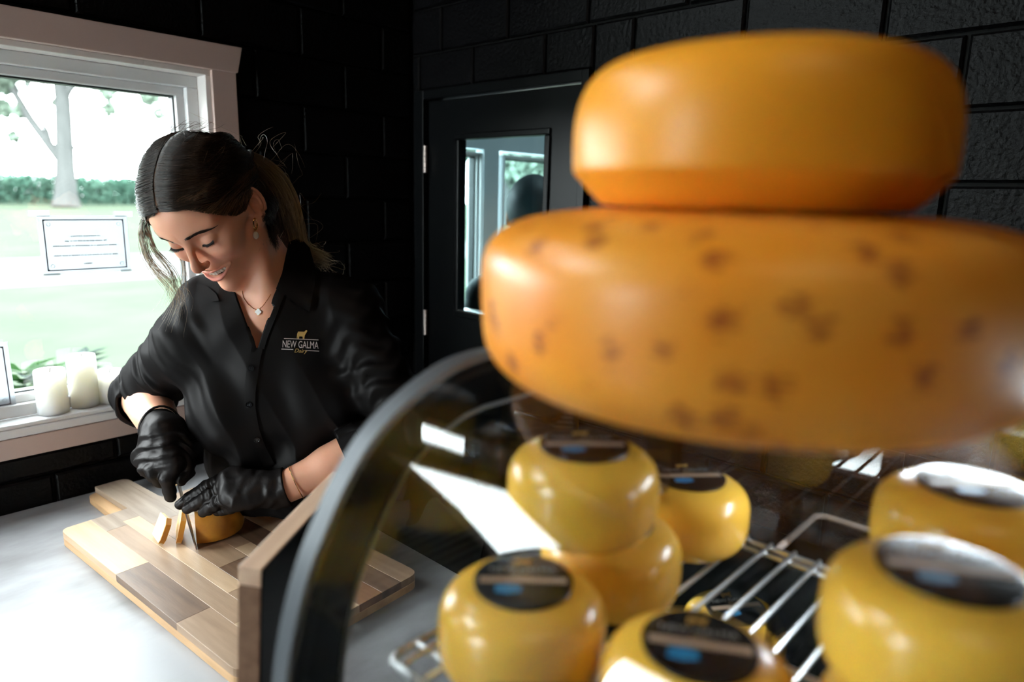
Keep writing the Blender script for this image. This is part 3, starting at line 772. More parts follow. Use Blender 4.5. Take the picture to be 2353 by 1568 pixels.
place(1578, 1170, .638, SHZ, 'small yellow cheese standing at the back edge of the wire shelf', .1)
place(1600, 1565, .395, SHZ, 'small yellow cheese whose shiny black label shows at the bottom edge', -.2)
place(1685, 1440, .755, 1.0505, 'small yellow cheese on the deck below the wire shelf', .2)
place(2160, 1420, .345, SHZ+CH+.0015, 'upper small cheese of the nearest stack at the lower right', -.2, 1.0)
place(2150, 1580, .352, SHZ, 'lower small cheese of the nearest stack at the lower right', -.3)
place(2215, 1235, .452, SHZ+CH+.0015, 'upper small cheese of the right-hand stack farther back in the case', 0)
place(2205, 1360, .458, SHZ, 'lower small cheese of the right-hand stack farther back in the case', .4)

# clear acrylic price holders and a clear box in the case
def holder(px, py, d, z, w, h, rzz, label, digit=None):
    p = at(px, py, d); s = empty('price_holder', (p[0], p[1], z), rzz); tag(s, label, 'price holder', 'clear price holders')
    MB().box((-w/2, -.0012, .004), (w/2, .0012, h)).build('upright', MT['acrylic'], s, bevel=.0004)
    MB().box((-w/2, -.003, 0), (w/2, .03, .004)).build('foot', MT['acrylic'], s, bevel=.0006)
    if digit:
        v, f = text_mesh(digit, h*.6); obj('digit', [(a, -.0016, b_+h*.5) for a, b_, _ in v], f, MT['grey_print'], s)
holder(1235, 1560, .382, SHZ+.0002, .055, .05, math.radians(-47), 'clear acrylic price holder standing before the front left cheese')
holder(1500, 1075, .60, SHZ+.0002, .03, .105, math.radians(-47), 'small clear price holder marked 2 behind the stacked cheeses', '2')
holder(1235, 985, .625, SHZ+.0002, .07, .14, math.radians(-30), 'tall clear acrylic holder behind the stacked cheeses')
bx = at(2010, 1290, .67)
box = empty('acrylic_bin', (bx[0], bx[1], 1.0505), math.radians(0)); tag(box, 'clear acrylic bin with a thick rim at the back of the case', 'bin')
w, d_, h = .12, .15, .165
MB().box((-w/2, -d_/2, 0), (w/2, d_/2, .004)).build('bottom', MT['acrylic'], box)
for nm, a, b_ in (('side_panel', (-w/2, -d_/2, .004), (-w/2+.003, d_/2, h)), ('side_panel', (w/2-.003, -d_/2, .004), (w/2, d_/2, h)), ('side_panel', (-w/2+.003, -d_/2, .004), (w/2-.003, -d_/2+.003, h)), ('side_panel', (-w/2+.003, d_/2-.003, .004), (w/2-.003, d_/2, h))):
    MB().box(a, b_).build(nm, MT['acrylic'], box)
rim = round_poly([(-w/2, -d_/2), (w/2, -d_/2), (w/2, d_/2), (-w/2, d_/2)], [.012]*4, 4)
MB().tube([(x, y, h) for x, y in rim], .0035, 8, True).build('rim', mat('smoky_rim', (.45, .36, .32), .15, spec=.8, bump=.02), box, True)

# ------------------------------------------------------------------ the two big wheels on the case
UP = [(0, 0), (.70, 0), (.80, .01), (.85, .035), (.965, .185), (.99, .222), (1.0, .27), (1.0, .5), (.985, .66), (.945, .80), (.87, .91), (.76, .97), (.6, .995), (0, 1)]
def wheel(name, c, R, H, m, label, side=.35, seed=1, rot=0.0, low=0.0, explicit=None):
    p = []; n = 40
    for i in range(n+1):
        t = -math.pi/2+math.pi*i/n
        ex = .50
        r = (abs(math.cos(t))**side); z = math.copysign(abs(math.sin(t))**ex, math.sin(t))
        p.append((R*r if i not in (0, n) else 0, H/2+H/2*z))
    if explicit: q_ = refine([a for a in explicit[1:-1]], 4); p = [(0, 0)]+[(R*a, H*b) for a, b in q_]+[(0, H)]
    mb = MB().lathe(p, 96)
    rng = np.random.RandomState(seed); ph = rng.uniform(0, 6.28, 12)
    vv = []
    for (x, y, z) in mb.v:
        a = math.atan2(y, x); s = 1+.006*math.sin(2*a+ph[0])+.004*math.sin(3*a+ph[1]+z*30)+.003*math.sin(5*a+ph[2]-z*40)
        if low:   # a pressed shoulder low on the side
            u = z/H; s *= 1-low*max(0, (.26-u)/.26)
        vv.append((x*s, y*s, z))
    mb.v = vv
    o = mb.build(name, m, None, True); o.location = c; o.rotation_euler = (0, 0, rot); tag(o, label, 'cheese wheel', 'stacked big wheels')
    return o
WC = (.434, .193)
wheel('big_gouda', (WC[0], WC[1], 1.4274), .171, .119, MT['rind'], 'broad mottled orange cheese wheel on top of the display case', .46, 3, .4)
wheel('big_gouda', (WC[0]-.006, WC[1]+.000, 1.4274+.1192), .111, .089, MT['wax_gold'], 'smaller smooth golden cheese wheel stacked on the mottled one', .30, 8, 0, 0, UP)

# ------------------------------------------------------------------ chalkboard sign beside the case
n0 = np.array([.236, .548]); n1 = np.array([.412, .674]); L = np.linalg.norm(n1-n0); a = math.atan2(*(n1-n0)[::-1])
cb = empty('chalkboard_sign', (n0[0], n0[1], CZ), a); cb.rotation_euler = (math.radians(4.0), 0, a)
tag(cb, 'wood-edged black chalkboard sign leaning beside the display case', 'sign')
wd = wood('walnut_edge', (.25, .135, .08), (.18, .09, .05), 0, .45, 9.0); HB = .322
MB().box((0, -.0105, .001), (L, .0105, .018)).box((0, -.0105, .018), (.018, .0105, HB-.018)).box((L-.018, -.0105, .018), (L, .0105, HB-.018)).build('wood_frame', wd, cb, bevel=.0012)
MB().box((0, -.0105, HB-.0178), (L, .0105, HB)).build('top_rail', wood('lit_top_walnut', (.80, .56, .40), (.70, .46, .32), 0, .4, 6.0), cb, bevel=.0012)  # rail coloured paler than the frame to stand in for light on its top
MB().box((.001, -.0125, .002), (L-.001, -.0106, HB-.0008)).build('black_face', MT['black_paint'], cb)
MB().box((.018, -.0085, .018), (L-.018, .0085, HB-.018)).build('panel', MT['black_paint'], cb)
# ------------------------------------------------------------------ implicit-surface tools for the figure
def V3(*a): return np.array(a, np.float32)
def cap(p, a, b, ra, rb):
    a = np.asarray(a, np.float32); b = np.asarray(b, np.float32); ba = b-a; pa = p-a
    h = np.clip(pa@ba/(ba@ba+1e-12), 0, 1)
    return np.linalg.norm(pa-h[:, None]*ba, axis=1)-(ra+(rb-ra)*h)
def chain(p, pts, rs, k=0.0):
    d = None
    for i in range(len(pts)-1):
        e = cap(p, pts[i], pts[i+1], rs[i], rs[i+1]); d = e if d is None else (np.minimum(d, e) if k == 0 else smin(d, e, k))
    return d
def sph(p, c, r): return np.linalg.norm(p-np.asarray(c, np.float32), axis=1)-r
def ell(p, c, r, B=None):
    q = p-np.asarray(c, np.float32)
    if B is not None: q = q@np.asarray(B, np.float32).T
    r = np.asarray(r, np.float32); k0 = np.linalg.norm(q/r, axis=1); k1 = np.linalg.norm(q/(r*r), axis=1)+1e-9
    return k0*(k0-1)/k1
def smin(a, b, k):
    h = np.maximum(k-np.abs(a-b), 0)/k; return np.minimum(a, b)-h*h*k*.25
def smax(a, b, k): return -smin(-a, -b, k)

def axis_grid(segs):
    """piecewise spacing: [(lo, hi, step), ...]; length made 4n+1"""
    out = []
    for (lo, hi, st) in segs:
        n = max(1, int(round((hi-lo)/st))); out += list(np.linspace(lo, hi, n, endpoint=False))
    out.append(segs[-1][1]); st = segs[-1][2]
    while (len(out)-1) % 4: out.append(out[-1]+st)
    return np.array(out, np.float32)

def mesh_sdf(f, xs, ys, zs, project=2):
    def ev(P):
        o = np.empty(len(P), np.float32)
        for i in range(0, len(P), 400000): o[i:i+400000] = f(P[i:i+400000])
        return o
    cx_, cy_, cz_ = xs[::4], ys[::4], zs[::4]
    G = np.stack(np.meshgrid(cx_, cy_, cz_, indexing='ij'), -1).reshape(-1, 3)
    Cd = ev(G).reshape(len(cx_), len(cy_), len(cz_))
    a = np.abs(Cd); m = a[:-1, :-1, :-1].copy()
    for dx in (0, 1):
        for dy in (0, 1):
            for dz in (0, 1):
                m = np.minimum(m, a[dx:dx+m.shape[0], dy:dy+m.shape[1], dz:dz+m.shape[2]])
    diag = np.sqrt(np.diff(cx_)[:, None, None]**2+np.diff(cy_)[None, :, None]**2+np.diff(cz_)[None, None, :]**2)
    act = m < diag*.95
    nx, ny, nz = len(xs), len(ys), len(zs)
    D = np.empty((nx, ny, nz), np.float32)
    D[:-1, :-1, :-1] = np.repeat(np.repeat(np.repeat(Cd[:-1, :-1, :-1], 4, 0), 4, 1), 4, 2)
    D[-1] = 1; D[:, -1] = 1; D[:, :, -1] = 1
    fine = np.zeros((nx, ny, nz), bool); up = np.repeat(np.repeat(np.repeat(act, 4, 0), 4, 1), 4, 2)
    for dx in (0, 1):
        for dy in (0, 1):
            for dz in (0, 1):
                fine[dx:dx+nx-1, dy:dy+ny-1, dz:dz+nz-1] |= up
    I = np.argwhere(fine)
    D[fine] = ev(np.stack([xs[I[:, 0]], ys[I[:, 1]], zs[I[:, 2]]], 1))
    S = D < 0
    s = [S[dx:dx+nx-1, dy:dy+ny-1, dz:dz+nz-1] for dx in (0, 1) for dy in (0, 1) for dz in (0, 1)]
    allin = s[0].copy(); anyin = s[0].copy()
    for q in s[1:]: allin &= q; anyin |= q
    mixed = anyin & ~allin & up
    C = np.argwhere(mixed); vid = np.full(mixed.shape, -1, np.int32); vid[mixed] = np.arange(len(C))
    acc = np.zeros((len(C), 3), np.float64); cnt = np.zeros(len(C))
    cor = [(dx, dy, dz) for dx in (0, 1) for dy in (0, 1) for dz in (0, 1)]
    ax = (xs, ys, zs)
    for i, c0 in enumerate(cor):
        for j, c1 in enumerate(cor):
            if j <= i or sum(abs(c0[k]-c1[k]) for k in range(3)) != 1: continue
            i0 = C+np.array(c0); i1 = C+np.array(c1)
            d0 = D[i0[:, 0], i0[:, 1], i0[:, 2]]; d1 = D[i1[:, 0], i1[:, 1], i1[:, 2]]
            mk = (d0 < 0) != (d1 < 0); t = np.where(mk, d0/(d0-d1+1e-12), 0)
            p0 = np.stack([ax[k][i0[:, k]] for k in range(3)], 1); p1 = np.stack([ax[k][i1[:, k]] for k in range(3)], 1)
            acc += np.where(mk[:, None], p0+(p1-p0)*t[:, None], 0); cnt += mk
    P = (acc/np.maximum(cnt, 1)[:, None]).astype(np.float32)
    F = []
    for axn in range(3):
        a, b, c = [(0, 1, 2), (1, 2, 0), (2, 0, 1)][axn]
        sl0 = [slice(None)]*3; sl1 = [slice(None)]*3; sl0[a] = slice(0, -1); sl1[a] = slice(1, None)
        s0 = S[tuple(sl0)]; s1 = S[tuple(sl1)]; ch = np.argwhere(s0 != s1)
        ch = ch[(ch[:, b] > 0) & (ch[:, c] > 0) & (ch[:, b] < S.shape[b]-1) & (ch[:, c] < S.shape[c]-1)]
        def cell(db, dc):
            q = ch.copy(); q[:, b] += db; q[:, c] += dc; return vid[q[:, 0], q[:, 1], q[:, 2]]
        Q = np.stack([cell(-1, -1), cell(0, -1), cell(0, 0), cell(-1, 0)], 1)
        flip = ~s0[ch[:, 0], ch[:, 1], ch[:, 2]]
        Q[flip] = Q[flip][:, ::-1]
        F.append(Q[(Q >= 0).all(1)])
    F = np.concatenate(F)
    for _ in range(project):
        e = 4e-4; d = ev(P)
        g = np.stack([(ev(P+V3(*(e if k == j else 0 for k in range(3))))-d)/e for j in range(3)], 1)
        st = np.clip(d/np.maximum((g*g).sum(1), .3), -.0015, .0015)
        P = P-(st[:, None]*g).astype(np.float32)
    return P, F

def np_mesh(name, P, F, m, parent=None, cols=None, smooth=True):
    me = bpy.data.meshes.new(name); me.vertices.add(len(P)); me.vertices.foreach_set('co', np.asarray(P, np.float32).ravel())
    k = F.shape[1]
    me.loops.add(F.size); me.loops.foreach_set('vertex_index', np.asarray(F, np.int32).ravel())
    me.polygons.add(len(F)); me.polygons.foreach_set('loop_start', np.arange(0, F.size, k, dtype=np.int32)); me.polygons.foreach_set('loop_total', np.full(len(F), k, np.int32))
    me.update(calc_edges=True); me.validate()
    me.polygons.foreach_set('use_smooth', np.full(len(me.polygons), smooth))
    if cols is not None:
        at_ = me.color_attributes.new('tone', 'FLOAT_COLOR', 'POINT'); c4 = np.ones((len(P), 4), np.float32); c4[:, :3] = cols; at_.data.foreach_set('color', c4.ravel())
    me.materials.append(m); me.update()
    o = bpy.data.objects.new(name, me); COL.objects.link(o)
    if parent is not None: o.parent = parent; o.matrix_parent_inverse = Matrix.Translation(-Vector(parent.location))
    return o

def attr_mat(name, rough, spec=.5, sub=0.0, sub_s=.006, bump=0.0, bscale=300, coat=0.0, aniso=0.0, bdist=.0004):
    m = mat(name, (.5, .5, .5), rough, spec=spec, sub=sub, sub_r=(1, .35, .2), sub_s=sub_s, bump=bump, bscale=bscale, bdist=bdist, coat=coat, aniso=aniso)
    nt = m.node_tree; a = nd(nt, 'ShaderNodeVertexColor'); a.layer_name = 'tone'
    nt.links.new(a.outputs[0], nt.nodes['Principled BSDF'].inputs['Base Color']); return m

# ------------------------------------------------------------------ pose of the woman, metres in the room
HR = np.array([[.448, -.603, -.660], [-.877, -.440, -.194], [.174, -.665, .726]])
u_, s_, vt_ = np.linalg.svd(HR); HR = u_@vt_
HT = np.array([.521, 1.158, 1.511]); HS = .985
def h2w(l): return HT+HS*(np.asarray(l)@HR.T)
def w2h(p): return ((p-HT.astype(np.float32))@HR.astype(np.float32))/np.float32(HS)
NB = V3(.622, 1.160, 1.385)
RS = at(438, 782, 1.235); LS = at(800, 712, 1.285)
RE = at(328, 905, 1.405); RW = at(378, 992, 1.215)
LE = at(935, 985, 1.255); LW = at(652, 1122, 1.195)
LX = LS-RS; LX = LX/np.linalg.norm(LX)
WAIST = at(690, 1050, 1.36); HIP = np.array([.885, 1.10, .90])
U = NB-WAIST; U = U/np.linalg.norm(U); LX = LX-U*(LX@U); LX /= np.linalg.norm(LX); FV = np.cross(LX, U)
TB = np.stack([LX, FV, U])          # world -> torso frame rows
MID = (RS+LS)/2

def d_head(l):
    q = l.copy(); q[:, 0] = np.abs(q[:, 0])
    d = ell(l, (0, -.010, .048), (.0735, .097, .080))
    d = smin(d, ell(l, (0, .030, .042), (.060, .062, .058)), .03)
    d = smin(d, ell(l, (0, .030, -.026), (.0555, .052, .064)), .025)
    d = smin(d, cap(q, (.044, .002, -.044), (.012, .064, -.082), .015, .013), .022)
    d = smin(d, sph(l, (0, .0770, -.0855), .0160), .016)
    d = smin(d, ell(q, (.0355, .0575, -.010), (.024, .0255, .022)), .020)
    d = smin(d, cap(q, (.050, .045, .006), (.066, .004, .006), .011, .007), .02)
    d = smin(d, ell(l, (0, .069, -.050), (.030, .0205, .024)), .014)
    d = smin(d, cap(q, (.010, .0845, .0365), (.046, .066, .038), .0085, .0085), .014)
    # sockets, lids
    d = smax(d, -(sph(q, (.0305, .0990, .0165), .0175)), .012)
    d = smin(d, ell(q, (.0305, .0725, .0150), (.0150, .0140, .0130)), .0030)
    # nose
    n = cap(l, (0, .0845, .030), (0, .1060, -.010), .0054, .0068)
    n = smin(n, sph(l, (0, .1088, -.0160), .0084), .008)
    n = smin(n, ell(q, (.0104, .0980, -.0205), (.0054, .0076, .0056)), .007)
    n = smin(n, sph(l, (0, .1000, -.0250), .0045), .005)
    d = smin(d, n, .0085)
    d = smax(d, -ell(q, (.0058, .0985, -.0305), (.0030, .0045, .0036)), .002)
    # smile fold
    d = smax(d, -chain(q, [(.0165, .0985, -.0225), (.0245, .0935, -.034), (.0345, .0835, -.0465)], [.0012, .0020, .0012]), .007)
    # lips round a parted smile
    lc = [(.0320, .0770, -.0425), (.0165, .0900, -.0412), (.0045, .0938, -.0415), (0, .0935, -.0421)]
    d = smin(d, chain(q, lc, [.0010, .0018, .0022, .0021]), .003)
    lo = [(.0320, .0770, -.0435), (.0185, .0880, -.0540), (.0068, .0930, -.0592), (0, .0936, -.0600)]
    d = smin(d, chain(q, lo, [.0010, .0028, .0036, .0037]), .003)
    l2 = l.copy(); l2[:, 2] = l[:, 2]-9.0*l[:, 0]**2
    d = smax(d, -ell(l2, (0, .0940, -.0500), (.0275, .0190, .0066)), .0012)
    # ear
    e = q.copy(); e[:, 0] = q[:, 0]+.38*q[:, 1]+.0045*np.sign(q[:, 1]+.006)*0
    E_ = ell(e, (.0700, -.0085, .0030), (.0052, .0150, .0275))
    E_ = smax(E_, -ell(e, (.0778, -.0050, .0000), (.0108, .0088, .0165)), .003)
    ring = [(.0735, -.0095+.0158*math.cos(t), .0045+.0275*math.sin(t)) for t in np.linspace(-.25, 4.1, 14)]
    E_ = smin(E_, chain(e, ring, [.0031]*14), .002)
    ring2 = [(.0745, -.0100+.0095*math.cos(t), .0035+.0180*math.sin(t)) for t in np.linspace(1.0, 4.3, 8)]
    E_ = smin(E_, chain(e, ring2, [.0022]*8), .002)
    E_ = smin(E_, ell(e, (.0715, -.0045, -.0250), (.0042, .0072, .0085)), .004)
    E_ = smin(E_, ell(e, (.0735, .0040, -.0030), (.0035, .0035, .0060)), .003)
    d = smin(d, E_, .004)
    return d

NK0 = h2w((0, -.022, -.045)); NK1 = NB
def d_neck(p):
    d = cap(p, NK0, NK1, .050, .056)
    # tendon and collar bones
    c = MID+U*.035+FV*.055
    d = smin(d, cap(p, c-LX*.012, c-LX*.065-FV*.012+U*.008, .009, .006), .03)
    d = smin(d, cap(p, c+LX*.012, c+LX*.065-FV*.012+U*.008, .009, .006), .03)
    d = smin(d, cap(p, h2w((.055, -.01, -.025)), c+LX*.010, .011, .008), .03)
    return d
def d_torso(p):
    d = chain(p, [RS-U*.005, NB-U*.015, LS-U*.005], [.052, .068, .052])
    d = smin(d, cap(p, NB-U*.02, at(474, 692, 1.245), .060, .044), .03)
    d = smin(d, ell(p, MID-U*.105-FV*.005, (.158, .105, .165), TB), .05)
    for s in (-1, 1):
        d = smin(d, ell(p, MID-U*.150+LX*.075*s+FV*.058, (.066, .058, .070), TB), .05)
    d = smin(d, ell(p, WAIST+U*.03, (.128, .098, .150), TB), .06)
    d = smin(d, cap(p, WAIST-U*.01, HIP+np.array([.01, 0, .03]), .100, .130), .06)
    return d
def d_armR(p): return chain(p, [RS, RE, RW], [.047, .041, .027], .02)
def d_armL(p): return chain(p, [LS, LE, LW], [.047, .041, .028], .02)
RFD = (RW-RE)/np.linalg.norm(RW-RE); LFD = (LW-LE)/np.linalg.norm(LW-LE)
def fore_bulge(p, E0, W0):
    a = E0+(W0-E0)*.08; b = E0+(W0-E0)*.62
    return cap(p, a, b, .039, .033)
def d_skin(p):
    d = d_head(w2h(p))*np.float32(HS)
    d = smin(d, d_neck(p), .022)
    d = smin(d, np.maximum(d_torso(p)+.010, 1.03-p[:, 2]), .03)
    d = np.minimum(d, smin(d_armR(p), fore_bulge(p, RE, RW), .02))
    d = np.minimum(d, smin(d_armL(p), fore_bulge(p, LE, LW), .02))
    return d

person = empty('person', (HIP[0], HIP[1], 0.0))
tag(person, 'woman in a black shirt and black gloves bending over the board to cut cheese', 'person')
skin_m = attr_mat('skin', .42, spec=.45, sub=.22, sub_s=.008, bump=.06, bscale=420)
hb = [(HT[i]-.150, HT[i]+.150) for i in range(3)]
lo = np.array([.20, .78, .76]); hi = np.array([1.05, 1.62, 1.68])
def ag(i): return axis_grid([(lo[i], hb[i][0], .0048), (hb[i][0], min(hb[i][1], hi[i]-.005), .00165), (min(hb[i][1], hi[i]-.005), hi[i], .0048)])
SP, SF = mesh_sdf(d_skin, ag(0), ag(1), ag(2))
def face_tone(P):
    l = w2h(P); q = l.copy(); q[:, 0] = np.abs(q[:, 0])
    base = np.array([.74, .365, .240]); c = np.tile(base, (len(P), 1))
    def g(d, r): return np.exp(-(np.maximum(d, 0)/r)**2)[:, None]
    def mix(w, col): c[:] = c*(1-w)+np.array(col)*w
    mix(.35*g(sph(q, (.036, .075, -.010), .006), .018), (.64, .25, .17))
    mix(.45*g(sph(l, (0, .108, -.016), .002), .010), (.60, .23, .16))
    mix(.40*g(sph(q, (.074, -.01, .004), .012), .014), (.60, .22, .15))
    lc = [(.0320, .0770, -.0425), (.0165, .0900, -.0412), (.0045, .0940, -.0415), (0, .0937, -.0421)]
    lo_ = [(.0320, .0770, -.0435), (.0185, .0880, -.0540), (.0068, .0933, -.0592), (0, .0939, -.0600)]
    lip = np.minimum(chain(q, lc, [.0006, .0016, .0021, .0020]), chain(q, lo_, [.0006, .0026, .0036, .0037]))
    w = np.clip(1-(lip+.0002)/.0009, 0, 1)[:, None]*(l[:, 1:2] > .07)
    mix(.85*w, (.68, .22, .18))
    l2 = l.copy(); l2[:, 2] = l[:, 2]-9.0*l[:, 0]**2
    inside = (ell(l2, (0, .0940, -.0500), (.0275, .0190, .0066)) < .0006) & (l[:, 1] < .0865-8*l[:, 0]**2) & (l[:, 1] > .05)
    c[inside] = (.10, .02, .018)
    mix(.25*g(sph(q, (.0305, .086, .020), .004), .008), (.45, .22, .15))
    return c
person_skin = np_mesh('body', SP, SF, skin_m, person, face_tone(SP))
skin_tree = BVHTree.FromPolygons([tuple(map(float, p)) for p in SP], [tuple(map(int, f)) for f in SF])

# ------------------------------------------------------------------ shirt
def proj_px(p):
    q = p-EYE.astype(np.float32); d = q@CAM_FWD.astype(np.float32)
    return IMG_W/2+FPX*(q@CAM_RIGHT.astype(np.float32))/d, IMG_H/2-FPX*(q@CAM_UP.astype(np.float32))/d, d
def wob(p, k, ph, warp): 
    return np.sin(p@np.asarray(k, np.float32)+ph+warp*np.sin(p@np.asarray((k[1]*.31, k[2]*.27, k[0]*.35), np.float32)+ph*1.7))
def fold(p):
    t = (p-MID.astype(np.float32))@TB.astype(np.float32).T
    low = np.clip((-t[:, 2]-.02)/.25, 0, 1)
    r1 = 1-np.abs(wob(t, (34, 9, 4), .4, 1.4))*1.6; r2 = wob(t, (78, 26, -20), 2.1, 1.8)
    f = -.0055*(.30+low)*r1+.0024*r2*(.4+low)+.0020*wob(t, (36, 52, 70), 1.2, 2.2)
    return f
def sleeve_fold(p, a, b):
    ax_ = (b-a)/np.linalg.norm(b-a); s = ((p-a.astype(np.float32))@ax_.astype(np.float32))
    return .0032*np.sin(s*95+2.2*np.sin(p@V3(40, 33, 25)))+.0022*np.sin(s*170+1.8*np.sin(p@V3(52, -45, 38)))
RC = RE+RFD*.050; LC = LE+(LW-LE)*.50
VN = [(541, 672), (590, 806), (640, 655)]
def d_shirt(p):
    t = d_torso(p)-.004
    t = smin(t, ell(p, WAIST-U*.02+FV*.010-LX*.02, (.140, .105, .13), TB), .05)+fold(p)
    a0 = chain(p, [RS-U*.004, RE], [.058, .056], .03); a1 = cap(p, RE, RE+RFD*.085, .056, .058); fa = sleeve_fold(p, RS, RE)
    b0 = chain(p, [LS-U*.004, LE], [.058, .056], .03); b1 = cap(p, LE, LE+(LW-LE)*.6, .056, .050); fb = sleeve_fold(p, LS, LE)
    hem = np.where(p[:, 0] < .80, .965-p[:, 2], .90-p[:, 2])
    body = smin(smin(np.maximum(t, hem), a0+fa, .035), b0+fb, .035); inn = smin(smin(t, a0+fa, .035), b0+fb, .035)
    d = np.maximum(body, -(inn+.0062))
    for e, c, ax_ in ((a1+fa, RC, RFD), (b1+fb, LC, LFD)):
        d = smin(d, np.maximum(np.maximum(e, (p-c.astype(np.float32))@ax_.astype(np.float32)), -(e+.0062)), .008)
    d = np.maximum(d, -cap(p, NK0, NB, .056, .058))
    x, y, z = proj_px(p); s = z/np.float32(FPX)
    def edge(a_, b_):
        n = np.array([b_[1]-a_[1], -(b_[0]-a_[0])], float); n /= np.linalg.norm(n); return ((x-a_[0])*n[0]+(y-a_[1])*n[1])*s
    front = (p-MID.astype(np.float32))@FV.astype(np.float32)
    wedge_ = np.maximum(np.maximum(edge(VN[1], VN[0]), edge(VN[2], VN[1])), .01-front)
    return np.maximum(d, -wedge_)
SHM = mat('black_cotton_shirt', (.0075, .0068, .0070), .6, bump=.10, bscale=900, bdist=.0003)
_nt = SHM.node_tree; _df = nd(_nt, 'ShaderNodeBsdfDiffuse'); _df.inputs[0].default_value = (.0058, .0052, .0054, 1); _gl = nd(_nt, 'ShaderNodeBsdfGlossy'); _gl.inputs['Roughness'].default_value = .5; _gl.inputs[0].default_value = (.9, .86, .86, 1)
_mx = nd(_nt, 'ShaderNodeMixShader'); _mx.inputs[0].default_value = .012
_bp = [n for n in _nt.nodes if n.type == 'BUMP'][0]; _nt.links.new(_bp.outputs[0], _df.inputs['Normal']); _nt.links.new(_bp.outputs[0], _gl.inputs['Normal'])
_nt.links.new(_df.outputs[0], _mx.inputs[1]); _nt.links.new(_gl.outputs[0], _mx.inputs[2]); _nt.links.new(_mx.outputs[0], _nt.nodes['Material Output'].inputs[0])
slo = np.array([.24, .82, .88]); shi = np.array([1.06, 1.60, 1.50])
CP, CF = mesh_sdf(d_shirt, *[axis_grid([(slo[i], shi[i], .0026)]) for i in range(3)], project=1)
shirt = np_mesh('shirt', CP, CF, SHM, person)
shirt_tree = BVHTree.FromPolygons([tuple(map(float, p)) for p in CP], [tuple(map(int, f)) for f in CF])
# trousers and shoes, mostly behind the counter
def d_pants(p):
    d = ell(p, (HIP[0]+.02, HIP[1], HIP[2]-.02), (.125, .165, .13))
    for s in (-1, 1):
        d = smin(d, chain(p, [(HIP[0]+.02, HIP[1]+.08*s, .84), (HIP[0]+.015, HIP[1]+.09*s, .47), (HIP[0]+.05, HIP[1]+.10*s, .09)], [.085, .060, .050]), .04)
    return np.maximum(d, p[:, 2]-.985)
PP, PF = mesh_sdf(d_pants, axis_grid([(.70, 1.10, .009)]), axis_grid([(.80, 1.40, .009)]), axis_grid([(0.02, 1.02, .009)]), project=1)
np_mesh('trousers', PP, PF, mat('black_trousers', (.012, .012, .013), .8, bump=.1, bscale=400), person)
for s in (-1, 1):
    def d_shoe(p, s=s): return np.maximum(smin(cap(p, (HIP[0]+.06, HIP[1]+.10*s, .045), (HIP[0]-.10, HIP[1]+.105*s, .035), .045, .036), cap(p, (HIP[0]+.05, HIP[1]+.10*s, .05), (HIP[0]+.05, HIP[1]+.10*s, .09), .04, .045), .02), -p[:, 2]+.001)
    QP, QF = mesh_sdf(d_shoe, axis_grid([(.70, 1.06, .008)]), axis_grid([(HIP[1]+.10*s-.07, HIP[1]+.10*s+.07, .008)]), axis_grid([(-.01, .15, .008)]), project=1)
    np_mesh('shoe', QP, QF, mat('black_shoe', (.012, .012, .012), .4, bump=.05), person)

